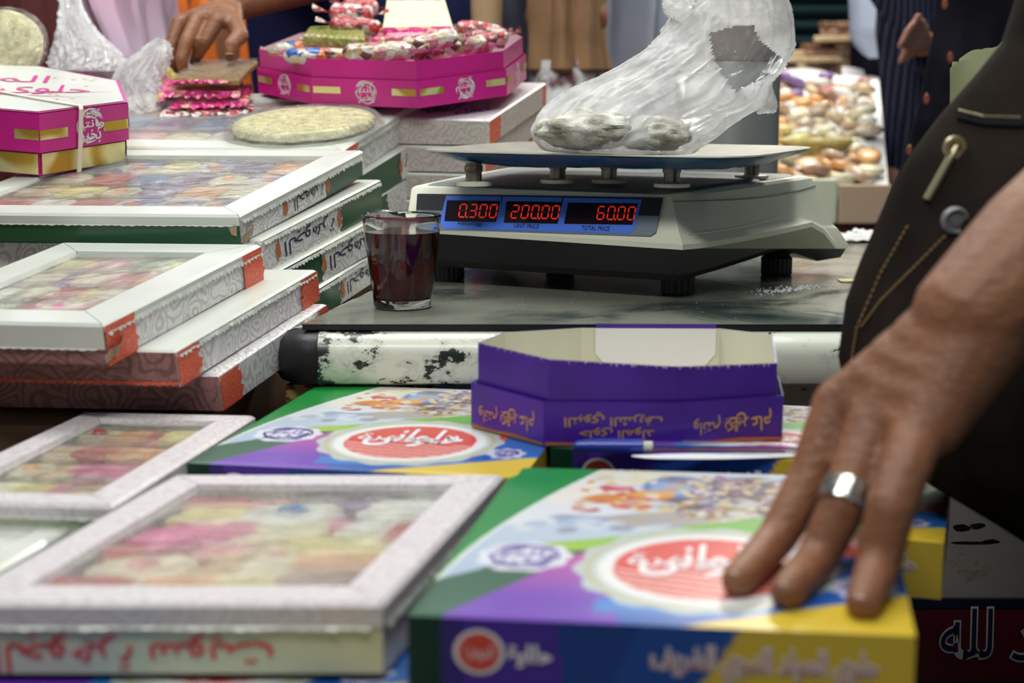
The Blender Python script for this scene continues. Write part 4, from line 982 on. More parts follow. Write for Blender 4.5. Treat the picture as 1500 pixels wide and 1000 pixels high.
a, b = bt[6], bt[5]; g = Gface(a, b, upv, -.0085, cen, -.0005); w = (b-a).length
mb = MB().add([g(.10, .069), g(.98, .069), g(.98, .044), g(.90, .032), g(.18, .032), g(.10, .044)], [(0, 1, 2, 3, 4, 5)], 'white_ink').add([g(.10, .0735), g(.98, .0735), g(.98, .069), g(.10, .069)], [(0, 1, 2, 3)], 'purple_card')
part('inner_flap', mb, r, label='white flap with a purple edge')
# pale torn flecks along the rim
mb = MB(); rd = random.Random(9)
for i in (0, 1, 2):
    g = Gface(bt[i], bt[i+1], upv, -.006, cen, .0004); tp_ = [.0755, .0730, .0655, .066]
    for k in range(16):
        u = (k+rd.random())/17; z = lerp(tp_[i], tp_[i+1], u); d = rd.uniform(.0012, .0035); q = rd.uniform(.01, .03)
        mb.add([g(u, z+.0004), g(u+q, z+.0006), g(u+q*.8, z-d), g(u+q*.2, z-d*.7)], [(0, 1, 2, 3)], 'torn_paper')
mat('torn_paper', (.70, .66, .72), .4, c2=(.18, .08, .35), scale=200); me_ = part('torn_rim', mb, r)
# gold print
mb = MB(); g = Gface(bt[1], bt[2], upv, .0005, cen); L_ = (bt[2]-bt[1]).length
write(mb, 'حلوى المولد', (.26, .80, .0045, .0150), g, 'gold_ink', flip=True, offset=.01); write(mb, 'النبوي الشريف', (.15, .86, .0160, .0285), g, 'gold_ink', flip=True, offset=.01)
part('gold_lettering', mb, r, label='gold lettering, upside down')
for i in (0, 2):
    g = Gface(bt[i], bt[i+1], upv, .0005, cen); mb = MB()
    write(mb, 'كل عام', (.45, .88, .009, .028), g, 'gold_ink', flip=True, offset=.008); write(mb, 'وانتم بخير', (.12, .66, .007, .024), g, 'gold_ink', flip=True, offset=.0); part('gold_lettering', mb, r, label='gold lettering, upside down')
mb = MB()
for i in (0, 1, 2):
    g = Gface(bt[i], bt[i+1], upv, .0005, cen, .0003); mb.add([g(0.01, .0), g(.99, .0), g(.99, .0022), g(.6, .0035), g(.3, .0018), g(.01, .003)], [(0, 1, 2, 3, 4, 5)], 'orange_ink')
part('orange_edge', mb, r, label='orange printed bottom edge')
# ---- pen and paper slip
mb = MB(); c0, c1 = PZ(925, 668, ZT+.001), PZ(1170, 664, ZT+.001); w = Vector((0, -.014, 0))
def slip(u, v): p = lerp(c0, c1, u)+w*v*(1 if u > .1 else .5+5*u)+Vector((0, 0, .0008+.0008*math.sin(u*5+v*2))); return p
mb.grid(slip, 14, 4, 'paper'); thing('paper_slip', mb, 'thin white paper slip under the blue pen', 'paper', smooth=True)
pa, pb = PZ(840, 653, ZT+.0065), PZ(1180, 656, ZT+.006); dd = (pb-pa).normalized()
r = root('ballpoint_pen', 'clear ballpoint pen with a blue cap lying before the purple tray', 'pen', (pa+pb)/2); Lp = (pb-pa).length
mb = MB().tube([pa, pa+dd*.002, pa+dd*.012, pa+dd*.05, pa+dd*.0575], [.0024, .0044, .0056, .0062, .0062], 'pen_blue', 20)
mb.box(0, 1, 0, 1, 0, 1, 'pen_blue', lambda x, y, z: pa+dd*(.010+.045*x)+Vector((0, -.0012+.0024*y, .0050+.0016*z))); part('cap', mb, r, smooth=True, label='blue cap with clip')
part('collar', MB().tube([pa+dd*.058, pa+dd*.0655], .0046, 'mint_board', 20), r, smooth=True)
part('barrel', MB().tube([pa+dd*.0658, pa+dd*(Lp-.012), pa+dd*Lp], [.0043, .0043, .002], 'clear_plastic', 20), r, smooth=True, label='clear plastic barrel')
part('ink_refill', MB().tube([pa+dd*.067, pa+dd*(Lp-.003)], 0.0008, 'pen_blue', 10), r, smooth=True)

# ---- magenta tray heaped with sweets
bm_ = [P(380, 137, 2.26), P(458, 152, 2.15), P(613, 158, 2.10), P(742, 146, 2.19), P(770, 118, 2.34)]
c_ = (bm_[1]+bm_[2]+bm_[3])/3; 
bm_ += [P(735, 96, 2.48), P(585, 88, 2.56), P(440, 100, 2.44)]
cen = sum(bm_, Vector())/8; nrm = (bm_[2]-bm_[1]).cross(bm_[5]-bm_[2]).normalized(); nrm = nrm if nrm.z > 0 else -nrm
bm_ = [p-nrm*((p-cen).dot(nrm)) for p in bm_]
r = root('octagonal_tray', 'open magenta octagonal box heaped with wrapped sweets', 'box', cen)
part('tray_floor', MB().add([p+nrm*.002 for p in bm_], [tuple(range(8))], 'magenta_card').add([p for p in bm_], [tuple(range(8))], 'magenta_card'), r)
part('inner_wall', panels(MB(), bm_, nrm, .002, .064, 'magenta_card', outw=-.004, inm='white_card'), r, label='magenta inner walls')
part('outer_band', panels(MB(), bm_, nrm, .0, .0375, 'magenta_card', outw=.001), r)
def ribbon(i, B, up, cenx, z0, z1, ow, us, par):
    mb = MB(); g = Gface(B[i], B[(i+1) % len(B)], up, ow, cenx, .0007)
    for (u0, u1) in us: mb.add([g(u0, z0), g(u1, z0), g(u1, z1), g(u0, z1)], [(0, 1, 2, 3)], 'gold_foil')
    return mb
for i in range(5):
    for us in ((.02, .28), (.76, .98)): part('gold_ribbon', ribbon(i, bm_, nrm, cen, .0165, .026, .001, [us], r), r)
    g = Gface(bm_[i], bm_[i+1], nrm, .001, cen, .0009); k = (bm_[i+1]-bm_[i]).length
    part('calligraphy_print', calligraphy(MB(), g, .52, .0195, .017/k, .0165, 'white_ink', i+2), r, label='round white calligraphy')
# ---- closed magenta box with rubber band
tp8 = [P(-66, 155, 1.80), P(57, 163, 1.79), P(188, 147, 1.90), P(175, 103, 2.05), P(60, 95, 2.13), P(-90, 97, 2.10), P(-170, 110, 2.0), P(-160, 135, 1.88)]
cen = sum(tp8, Vector())/8; nrm2 = (tp8[2]-tp8[1]).cross(tp8[4]-tp8[2]).normalized(); nrm2 = nrm2 if nrm2.z > 0 else -nrm2
tp8 = [p-nrm2*((p-cen).dot(nrm2)) for p in tp8]; r = root('octagonal_box', 'closed magenta octagonal box with white calligraphed lid and a rubber band', 'box', cen-nrm2*.078)
b8 = [p-nrm2*.078 for p in tp8]; cb8 = cen-nrm2*.078
mb = MB().loft([[p+(cb8-p)*.03 for p in b8], [p+(cb8-p)*.03+nrm2*.040 for p in b8]], 'magenta_card'); base = part('box_base', mb, r)
mb = panels(MB(), b8, nrm2, .029, .0755, 'magenta_card', outw=.0)
mb.add([p-nrm2*.0012+(cen-p)*.004 for p in tp8], [tuple(range(8))], 'magenta_card')
lid = part('lid', mb, r, label='magenta lid with gold ribbon print')
part('lid_top', MB().add([p+(cen-p)*.035-nrm2*.0004 for p in tp8], [tuple(range(8))], 'white_card'), lid, label='white printed top')
mbt = MB(); ex_ = (tp8[2]-tp8[0]).normalized(); ex_ = Vector((.985, .17, 0)).normalized(); ex_ -= nrm2*ex_.dot(nrm2); ex_.normalize(); ey_ = nrm2.cross(ex_)
GT = lambda u, v: cen+ex_*u+ey_*v+nrm2*.0003
write(mbt, 'حلوى', (.005, .115, -.060, .015), GT, 'magenta_ink', offset=-.0); write(mbt, 'المولد', (-.10, .055, .01, .085), GT, 'magenta_ink'); write(mbt, 'النبوي', (-.16, -.03, -.04, .03), GT, 'magenta_ink')
for (x0, y0, x1, y1, bnd) in [(-.15, -.03, .12, -.07, -.03), (-.05, -.055, .145, -.02, -.025)]:
    n = 14; a = []; b = []
    for k in range(n+1):
        t = k/n; x = lerp(x0, x1, t); y = lerp(y0, y1, t)+bnd*4*t*(1-t)*.5; wd = .0016*math.sin(PI*t)+.0002; a.append(GT(x, y-wd)); b.append(GT(x, y+wd))
    mbt.add(a+b, [(k, k+1, n+2+k, n+1+k) for k in range(n)], 'magenta_ink')
part('calligraphy_print', mbt, lid, label='magenta calligraphy')
mbt = MB(); rd = random.Random(4)
for k in range(26):
    x, y = rd.uniform(-.13, .13), rd.uniform(-.10, .10); mbt.add([GT(x-.004, y), GT(x, y-.002), GT(x+.004, y), GT(x, y+.002)], [(0, 1, 2, 3)], 'gold_ink')
part('gold_flecks', mbt, lid)
for i in (0, 1, 2):
    for us in ((.0, .30), (.70, .99)): part('gold_ribbon', ribbon(i, b8, nrm2, cb8, .044, .056, 0, [us], r), lid)
    part('gold_band', ribbon(i, b8, nrm2, cb8, .0015, .0265, -.004, [(.02, .98)], r), base, label='wide gold band')
g = Gface(b8[1], b8[2], nrm2, 0, cb8, .0009); k = (b8[2]-b8[1]).length
part('calligraphy_print', calligraphy(MB(), g, .55, .052, .022/k, .023, 'white_ink', 12), lid, label='round white calligraphy')
g0 = Gface(b8[1], b8[2], nrm2, .001, cb8, .002)
bp = [g0(.40, -.001), g0(.42, .03), g0(.44, .076), g0(.43, .0795)+ey_*.004]+[lerp(g0(.43, .0795), tp8[6]+nrm2*.002, t) for t in (.2, .5, .8, 1)]
mb = MB(); sdv = (g0(1, 0)-g0(0, 0)).normalized(); rings = []
for i, p in enumerate(bp):
    wv = sdv if i < 4 else (ex_*.3+ey_).normalized(); d = (bp[min(i+1, len(bp)-1)]-bp[max(0, i-1)]).normalized(); nn = d.cross(wv).normalized()
    rings.append([p-wv*.003-nn*.0006, p+wv*.003-nn*.0006, p+wv*.003+nn*.0006, p-wv*.003+nn*.0006])
mat('rubber', (.80, .74, .64), .5); part('rubber_band', mb.loft(rings, 'rubber'), r, label='pale rubber band')

# ---- pale coconut disc in film on the third row window box
def slopeplane(F, z=.0): return F.o, F.n
def onF(F, px, py, d=0.0):
    o, n = F.o+F.n*d, F.n; rr_ = ray(px, py); c = Vector((0, 0, CAMZ)); return c+rr_*((o-c).dot(n)/rr_.dot(n))
c = onF(FE, 446, 186, .006); aL = onF(FE, 342, 199, .006); aR = onF(FE, 549, 178, .006); bv = FE.n.cross((aR-aL).normalized()).normalized()
rx = (aR-aL).length/2; mb = MB(); rings = []
for (s, z) in [(.02, .011), (.8, .0112), (.97, .010), (1, .006), (.985, .0), (.9, -.001)]:
    rings.append([c+(aR-aL).normalized()*rx*s*math.cos(2*PI*k/48)+bv*rx*.80*s*math.sin(2*PI*k/48)*(1+.02*math.sin(5*k))+FE.n*(z+.0006*noise.noise(Vector((k*.7, s*9, 0)))) for k in range(48)])
r = root('coconut_disc', 'large flat pale yellow disc sweet wrapped in film, on the third row window box', 'sweet', c-FE.n*.001)
part('disc', mb.loft(rings, 'coconut'), r, smooth=True, angle=.9)
def fdisc(u, v):
    a = (u-.5)*2.3; b = (v-.5)*2.35; m = max(abs(a), abs(b)); d = math.sqrt(a*a+b*b) or 1; a2, b2 = a*m/d, b*m/d; q = min(1, max(0, (1.16-m)*8))
    return c+(aR-aL).normalized()*rx*a2+bv*rx*.8*b2+FE.n*(.0005+.0122*q+.003*abs(noise.noise(Vector((a2*4, b2*5, 2))))*(1.3-q*.7))
part('wrapping_film', MB().grid(fdisc, 40, 40, 'wrapper_film'), r, smooth=True, label='clear wrapping film')

# ================================================================== WRAPPED SWEETS
def wrapped(label, a, b, rad, m, group, fan=1.0, up=Vector((0, 0, 1)), flat=.7, sd=0, cat='sweet', ends=(1, 1)):
    """a sweet between points a and b with twisted wrapper ends"""
    a, b = Vector(a), Vector(b); d = b-a; L = d.length; d.normalize(); s = d.cross(up).normalized(); u = s.cross(d)
    r = root('wrapped_sweet', label, cat, (a+b)/2-up*rad*flat, group)
    def ring(t, rr_, fl, j): 
        return [a+d*L*t+s*rr_*math.cos(2*PI*k/14)*(1+.12*noise.noise(Vector((k, t*9, sd))))+u*rr_*fl*math.sin(2*PI*k/14)*(1+.15*noise.noise(Vector((k*1.3, t*7, sd+5)))) for k in range(14)]
    body = MB().loft([ring(t, rad*q, flat, 0) for t, q in [(0, .18), (.04, .6), (.12, .95), (.35, 1.02), (.65, 1.02), (.88, .95), (.96, .6), (1, .18)]], m); part('sweet_body', body, r, smooth=True)
    for e, (base, dr) in enumerate(((a, -1), (b, 1))):
        if not ends[e]: continue
        mb = MB(); n = 12; vs = []
        for j in range(4):
            q = j/3
            for k in range(n+1):
                w = (k/n-.5)*2; vs.append(base+d*dr*(q*rad*1.5*fan)+s*w*rad*(.15+.95*q*fan)+u*rad*.28*q*math.sin(k*2.2+sd)+u*rad*.3*q)
        mb.add(vs, [(j*(n+1)+k, j*(n+1)+k+1, (j+1)*(n+1)+k+1, (j+1)*(n+1)+k) for j in range(3) for k in range(n)], m); part('twisted_end', mb, r, smooth=True)
    return r
HG = 'sweets heaped in the magenta octagonal box'
cand = [((415, 82), (522, 84), 2.17, .016, 'wrap_floral', 'floral wrapped sweet with orange and blue spots at the left of the magenta tray'),
        ((500, 80), (606, 74), 2.14, .018, 'wrap_pink', 'beige and pink wrapped bar at the centre front of the magenta tray'),
        ((585, 70), (672, 52), 2.17, .017, 'wrap_pink', 'pink and brown spotted sweet leaning right at the centre of the magenta tray'),
        ((652, 74), (712, 60), 2.20, .015, 'wrap_pink', 'short pink spotted sweet at the right front of the magenta tray'),
        ((690, 62), (745, 52), 2.27, .016, 'wrap_red', 'red and clear wrapped sweet at the right rim of the magenta tray'),
        ((482, 18), (548, 22), 2.36, .020, 'wrap_red', 'red and white wrapped sweet on top of the heap at upper left'),
        ((482, 34), (562, 42), 2.32, .016, 'wrap_red', 'lower red wrapped sweet in the heap, right of the green bar'),
        ((502, 6), (555, 12), 2.40, .016, 'wrap_red', 'topmost red wrapped sweet of the heap, cut by the frame'),
        ((668, 38), (735, 46), 2.32, .013, 'wrap_red', 'thin red wrapped sweet behind the right end of the heap'),
        ((400, 74), (470, 66), 2.30, .014, 'wrap_floral', 'floral wrapped sweet at the left corner of the magenta tray'),
        ((540, 62), (640, 64), 2.27, .014, 'wrap_yellow', 'yellowish wrapped sweet under the coconut bar')]
for i, (a, b, Y, rd_, m, lab) in enumerate(cand): wrapped(lab, P(*a, Y), P(*b, Y), rd_, m, HG, sd=i*1.7, fan=.8, flat=.8)
# filler bed of plain wrapped bars so that the heap has a body
fl = [(450, 72, 'wrap_floral'), (520, 66, 'wrap_pink'), (600, 60, 'wrap_red'), (680, 62, 'wrap_pink'), (560, 78, 'wrap_yellow'), (640, 78, 'wrap_pink'), (500, 54, 'wrap_floral'), (705, 50, 'wrap_pink'), (580, 46, 'wrap_red'), (640, 50, 'wrap_yellow')]
pn_ = ['beneath the green bar', 'left of centre', 'at the centre back', 'near the right end', 'low at the centre', 'low right of centre', 'under the red sweets', 'at the far right corner', 'behind the coconut bar', 'right of the coconut bar']
for i, (x, y, m) in enumerate(fl):
    cpt = P(x, y+6, 2.31); an = i*1.1; dv = Vector((math.cos(an), math.sin(an), .05))*.045
    wrapped(f"{COLN[m]} sweet {pn_[i]} in the magenta tray heap", cpt-dv, cpt+dv, .018, m, HG, sd=i+30, fan=.6, flat=.7)
def slabpix(name, label, cat, TL, TR, BR, BL, thick, m, group=None, smooth=True, mside=None):   # slab lying on the quad of 4 world points
    n = (TR-TL).cross(BL-TL).normalized(); n = n if n.z > 0 or n.y < 0 else -n
    mb = MB(); q = [TL, TR, BR, BL]; c = sum(q, Vector())/4
    mb.loft([[p-n*thick for p in q], [p-n*thick*.2 for p in q], [lerp(p, c, .04) for p in q]], m); return mb
mb = slabpix('', '', '', P(452, 38, 2.34), P(535, 36, 2.34), P(534, 56, 2.25), P(443, 50, 2.25), .018, 'wrap_green')
r = root('wrapped_bar', 'green wrapped flat bar at the left of the magenta tray heap', 'sweet', P(490, 60, 2.29), HG); part('bar', mb, r, bevel=.003)
mb = MB()
for k in range(9):
    a, b = lerp(P(448, 44, 2.235), P(532, 44, 2.235), (k+.5)/9), lerp(P(448, 56, 2.235), P(530, 56, 2.235), (k+.5)/9); mb.tube([a, b], .0012, 'sweet_yellow', 6)
part('ridges', mb, r)
r = root('wrapped_bar', 'pale coconut bar with pink edge standing on top of the magenta tray heap', 'sweet', P(612, 58, 2.30), HG)
mb = slabpix('', '', '', P(566, -2, 2.42), P(652, -2, 2.42), P(664, 38, 2.27), P(560, 40, 2.27), .016, 'coconut'); part('bar', mb, r, bevel=.004, label='pale yellow coconut slab')
mb = slabpix('', '', '', P(559, 38, 2.272), P(665, 36, 2.272), P(662, 54, 2.25), P(564, 56, 2.25), .020, 'wrap_magenta'); part('wrapper_edge', mb, r, bevel=.005, smooth=True, label='crinkled pink wrapper edge')
mb = slabpix('', '', '', P(568, -9, 2.44), P(650, -9, 2.44), P(652, 2, 2.405), P(566, 2, 2.405), .018, 'wrap_purple'); part('wrapper_edge', mb, r, bevel=.004, label='purple wrapper edge')
# ---- sesame bars stacked at the reaching hand
SG = 'sesame bars by the reaching hand'
for i, (lab, pts, m, th) in enumerate([
    ('orange wrapped flat bar at the bottom of the sesame bar stack', [(262, 138, 2.30), (372, 136, 2.30), (372, 158, 2.17), (236, 162, 2.17)], 'wrap_red', .007),
    ('magenta wrapped bar in the middle of the sesame bar stack', [(262, 126, 2.31), (368, 122, 2.31), (364, 146, 2.18), (250, 150, 2.18)], 'wrap_magenta', .009),
    ('second magenta wrapped bar of the sesame bar stack', [(252, 112, 2.31), (356, 112, 2.31), (352, 134, 2.19), (240, 132, 2.19)], 'wrap_magenta', .008),
    ('sesame bar in a clear wrapper with pink edge, topmost of the stack', [(290, 90, 2.36), (378, 88, 2.36), (350, 116, 2.19), (252, 116, 2.19)], 'sesame', .009)]):
    q = [P(*p) for p in pts]; mb = slabpix('', '', '', *q, th, m)
    r = root('wrapped_bar', lab, 'sweet', sum(q, Vector())/4-Vector((0, 0, th)), SG); part('bar', mb, r, bevel=.002)
    if m != 'sesame':
        def cr(u, v, q=q, i=i): p = lerp(q[3], q[2], u); return p+Vector((0, -.001-.012*v, -.003-.006*v+.006*noise.noise(Vector((u*14, v*3, i)))))
        part('crimped_edge', MB().grid(cr, 30, 4, m), r, smooth=True)
    else:
        def cf(u, v, q=q): p = lerp(lerp(q[3], q[2], u), lerp(q[0], q[1], u), v); return p+Vector((0, 0, .003+.003*noise.noise(Vector((u*9, v*6, 3)))))
        part('wrapper', MB().grid(cf, 24, 20, 'wrapper_film'), r, smooth=True, label='clear wrapper')
        def cr(u, v, q=q): p = lerp(q[3], q[2], u*.85); return p+Vector((0, -.001-.010*v, -.001-.004*v+.005*noise.noise(Vector((u*12, v*3, 8)))))
        part('crimped_edge', MB().grid(cr, 30, 4, 'wrap_magenta'), r, smooth=True, label='magenta crimped edge')
q = [P(236, 86, 2.33), P(262, 112, 2.30), P(250, 146, 2.20), P(228, 150, 2.20)]
def yb(u, v): p = lerp(lerp(q[3], q[2], u), lerp(q[0], q[1], u), v); return p+Vector((0, -.012*math.sin(PI*u), .004*noise.noise(Vector((u*6, v*8, 1)))))
mb = MB().grid(yb, 10, 16, 'wrap_yellow'); mb.grid(lambda u, v: yb(u, v)+Vector((0, .012, 0)), 10, 16, 'wrap_yellow'); thing('wrapped_bar', mb, 'pink and yellow wrapped bar standing left of the sesame bars', 'sweet', SG, smooth=True)
# ---- round sesame disc behind the closed magenta box
c = P(-2, 72, 2.24); mb = MB(); rings = []; ux_ = Vector((1, 0, 0)); uy_ = Vector((0, .55, .83)); un = Vector((0, -.83, .55))
for (s, z) in [(.02, .012), (.75, .014), (.95, .010), (1, .003), (.97, -.006), (.9, -.010)]:
    rings.append([c+ux_*.066*s*math.cos(2*PI*k/40)+uy_*.066*s*math.sin(2*PI*k/40)+un*(z+.003*noise.noise(Vector((k*.9, s*7, 0)))) for k in range(40)])
r = root('coconut_disc', 'round pale nutty disc in shiny film standing behind the closed magenta box', 'sweet', c-uy_*.06); part('disc', MB().loft(rings, 'coconut'), r, smooth=True)
def fd2(u, v):
    a = 2*PI*u; return c+ux_*.074*v*math.cos(a)+uy_*.074*v*math.sin(a)+un*(.019-.018*max(0, v-.7)*3+.005*noise.noise(Vector((math.cos(a)*v*6, math.sin(a)*v*6, 5))))
part('wrapping_film', MB().grid(fd2, 48, 16, 'wrapper_film'), r, smooth=True, label='clear shiny film')

# ================================================================== PLASTIC BAGS
def bag(name, label, rings, m, seed=0, n=150, rows=130, wr=.006, group=None, cat='plastic bag', creases=11, parent=None, hole=None):
    """rings: (left px, left py, right px, right py, depth Y, thickness); skin swept between them with creases along the bag"""
    R_ = []
    for (lx, ly, rx_, ry, Y, th) in rings: a, b = P(lx, ly, Y), P(rx_, ry, Y); R_.append((a, b, th))
    def at(t):
        t *= len(R_)-1; i = min(int(t), len(R_)-2); f = t-i
        def cr(k, g):
            p = [R_[max(0, min(len(R_)-1, i+j))][k] for j in (-1, 0, 1, 2)]
            return .5*((2*p[1])+(p[2]-p[0])*f+(2*p[0]-5*p[1]+4*p[2]-p[3])*f*f+(3*p[1]-p[0]-3*p[2]+p[3])*f**3)
        return cr(0, 0), cr(1, 0), cr(2, 0)
    def fn(u, v):
        a, b, th = at(v); th_ = 2*PI*u; c = (a+b)/2; h = (b-a)/2
        ax = h.normalized(); dp = Vector((0, 1, 0)); dp -= ax*dp.dot(ax); dp.normalize(); outv = (ax*math.cos(th_)+dp*math.sin(th_))
        C_, S_ = math.cos(th_), math.sin(th_)
        q = noise.noise(Vector((C_*1.6+seed, S_*1.6, v*2.6)))
        def ridge(x, y, z, k): return max(0, 1-k*abs(noise.noise(Vector((x, y, z)))))
        s1 = ridge(C_*creases*.32+q, S_*creases*.32, v*1.5+seed, 5.0)          # long creases running up the bag
        s2 = ridge(C_*creases*.6+v*2, S_*creases*.6, v*3.4+seed*2, 7.0)
        s3 = ridge(C_*4-v*9, S_*4+v*6, v*5+seed, 9.0)                          # short crossing folds
        s4 = noise.noise(Vector((C_*7, S_*7, v*9+seed)))
        e = min(1, v*6)
        return c+h*C_+dp*th*S_+outv*wr*(1.4*q+.25*s4+.95*s1+.7*s2+.45*s3-.6)*e
    mb = MB().grid(fn, n, rows, m)
    if hole:
        def pix(p): w_ = Vector(p)-Vector((0, 0, CAMZ)); f_ = w_.y*_cp-w_.z*_sp; return 750+FPX*w_.x/f_, 500-FPX*(w_.y*_sp+w_.z*_cp)/f_
        keep = []; ci = mb.mi('clear_film')
        for fi, f in enumerate(mb.f):
            x_, y_ = pix(mb.v[f[0]]); u_ = (f[0] % (n+1))/n
            ins_ = False; k = len(hole)
            for i in range(k):
                (xa, ya), (xb, yb) = hole[i], hole[(i+1) % k]
                if (ya > y_) != (yb > y_) and x_ < (xb-xa)*(y_-ya)/(yb-ya)+xa: ins_ = not ins_
            keep.append(not (ins_ and u_ > .5))
            if ins_ and u_ <= .5: mb.m[fi] = ci
        mb.m = [q for q, k in zip(mb.m, keep) if k]; mb.f = [q for q, k in zip(mb.f, keep) if k]
    o = part(name, mb, parent, smooth=True, angle=1.2); return tagp(o, label, None if parent else cat, group)
zp_ = .1600
bagm = bag('plastic_bag', 'translucent plastic bag of powdered sweets slumped on the scale pan', [
    (850, 223, 960, 226, 1.71, .02), (800, 221, 1010, 225, 1.71, .055), (781, 203, 1022, 219, 1.72, .075), (782, 180, 1050, 198, 1.73, .082), (806, 150, 1085, 175, 1.74, .080), (845, 125, 1125, 150, 1.745, .072),
    (895, 103, 1133, 122, 1.75, .062), (940, 75, 1152, 98, 1.755, .056), (962, 55, 1166, 65, 1.76, .052), (985, 28, 1162, 22, 1.765, .05), (1002, 8, 1148, -12, 1.77, .046), (1020, -15, 1125, -38, 1.77, .04)], 'bag_film', 1, wr=.0040,
    hole=[(1036, 50), (1075, 40), (1106, 38), (1112, 60), (1146, 86), (1138, 102), (1100, 126), (1076, 138), (1060, 118), (1044, 92)])
bag('bag_handle', 'loose handle loop', [(1000, 30, 1012, 46, 1.755, .012), (972, 20, 1008, 40, 1.75, .016), (968, 2, 1030, 22, 1.75, .018), (975, -14, 1020, 4, 1.75, .014), (985, -30, 1012, -12, 1.75, .01)], 'bag_film', 4, 60, 40, .003, parent=bagm)
bag('bag_corner', 'loose folded corner', [(1085, 128, 1112, 168, 1.74, .012), (1105, 122, 1128, 166, 1.74, .014), (1122, 118, 1138, 160, 1.74, .012), (1131, 126, 1138, 148, 1.74, .004)], 'bag_film', 6, 60, 30, .002, parent=bagm)
# powdered sweets inside
for i, (x0, x1, yt, yb, Y, lab) in enumerate([(786, 945, 160, 219, 1.695, 'larger grey floury lump, at the left inside the bag on the scale'), (905, 1012, 170, 221, 1.70, 'smaller grey floury lump, at the right inside the bag on the scale')]):
    a, b, t, bo = P(x0, 200, Y), P(x1, 200, Y), P(900, yt, Y), P(900, yb, Y); mb = MB(); rings = []
    cx, cz = (a.x+b.x)/2, (t.z+bo.z)/2; rx, rz = (b.x-a.x)/2, (t.z-bo.z)/2
    zb_ = .1605
    for j in range(25):
        ph = PI*(j+.02)/24.04; ring = []
        for k in range(44):
            th = 2*PI*k/44; v = Vector((math.sin(ph)*math.cos(th), math.sin(ph)*math.sin(th), math.cos(ph))); w = 1+.16*noise.noise(v*2.2+Vector((i*4, 0, 0)))+.10*noise.noise(v*6)+.05*noise.noise(v*15)
            p = Vector((cx+rx*v.x*w, Y+.002+.062*v.y*w, cz+rz*v.z*w)); p.z = max(p.z, zb_); ring.append(p)
        rings.append(ring)
    mb.loft(rings, 'powder_sweet'); o = part('powdered_sweets', mb, None, smooth=True, angle=2); tagp(o, lab, 'sweet', 'powdered sweets in the bag on the scale')
bag('plastic_bag', 'knotted white plastic bag between the closed magenta box and the sesame bars', [(205, 168, 236, 160, 2.20, .02), (175, 168, 248, 158, 2.22, .04), (160, 140, 240, 140, 2.24, .045), (165, 112, 238, 112, 2.25, .04), (192, 84, 242, 82, 2.26, .025), (222, 64, 242, 66, 2.27, .010), (232, 56, 240, 58, 2.27, .002)], 'white_bag_film', 3, wr=.006)
bag('plastic_bag', 'white translucent carrier bag hanging behind the closed magenta box', [(100, 104, 160, 104, 2.40, .03), (78, 100, 178, 102, 2.42, .06), (80, 75, 182, 84, 2.44, .06), (86, 40, 150, 52, 2.46, .045), (90, 10, 120, 12, 2.48, .02), (92, -20, 112, -20, 2.5, .01)], 'white_bag_film', 8, wr=.006)

# ================================================================== BACKGROUND: STEEL CAN, SWEETS STALL
ca, cb_ = P(1001, 262, 2.27), P(1138, 262, 2.27); cx = (ca.x+cb_.x)/2; rad = (cb_.x-ca.x)/2; zt_ = P(1000, 34, 2.27).z
r = root('steel_canister', 'tall grey steel canister standing behind the scale', 'canister', (cx, 2.27+.0, .001))
mb = MB().lathe([(rad*.96, 0), (rad, .004), (rad, zt_-.06), (rad*.99, zt_-.058)], 'steel_can', (cx, 2.27, .001), 48); part('canister_body', mb, r, smooth=True, angle=.5)
mb = MB().lathe([(rad*1.0, zt_-.057), (rad*1.015, zt_-.055), (rad*1.015, zt_-.004), (rad*.98, zt_), (.01, zt_+.004)], 'brown_band', (cx, 2.27, .001), 48); part('canister_lid', mb, r, smooth=True, angle=.5, label='brownish lid')
# thin crossing band of wood edge behind
# papers on the counter
for i, (px, py, w, lab) in enumerate([(1262, 350, .07, 'crumpled white paper on the glass at the rear right of the scale'), (1280, 345, .05, 'second crumpled paper lying behind the first, beside the dark coat')]):
    c = PZ(px, py, .002); 
    mb = MB().grid(lambda u, v: c+Vector(((u-.5)*w, (v-.5)*.10, .002+.010*abs(noise.noise(Vector((u*4+i, v*4, 1)))))), 14, 14, 'paper'); thing('paper_scrap', mb, lab, 'paper', smooth=True)
a = PZ(1242, 411, .0008); mb = MB().box(a.x-.011, a.x+.012, a.y-.012, a.y+.012, .0006, .0018, 'sweet_yellow')
r = root('tea_bag_tag', 'small yellow tea bag tag with string on the glass', 'tag', a); part('tag', mb, r, label='yellow paper tag')
part('string', MB().tube([a+Vector((.012, 0, 0)), a+Vector((.03, .004, .0005)), a+Vector((.06, -.004, .0005)), a+Vector((.09, .003, .0005))], .0009, 'paper', 6), r)
# spilled powder
mb = MB(); rd = random.Random(8)
for k in range(260):
    px = rd.gauss(1160, 26); py = 423-(px-1160)*.10+rd.gauss(0, 2.2); p = PZ(px, py, .0002); s = rd.uniform(.0004, .0016)
    mb.add([p+Vector((-s, -s, 0)), p+Vector((s, -s*.6, 0)), p+Vector((.2*s, s, 0)), p+Vector((0, 0, s*.7))], [(0, 1, 3), (1, 2, 3), (2, 0, 3)], 'paper')
for k in range(160):
    px = rd.uniform(680, 1240); py = rd.uniform(400, 466); p = PZ(px, py, .0002); s = rd.uniform(.0002, .0006)
    mb.add([p+Vector((-s, -s, 0)), p+Vector((s, -s*.6, 0)), p+Vector((.2*s, s, 0)), p+Vector((0, 0, s*.7))], [(0, 1, 3), (1, 2, 3), (2, 0, 3)], 'paper')
tagp(part('spilled_powder', mb), 'white powder spilled on the glass right of the scale', 'powder', kind='stuff')
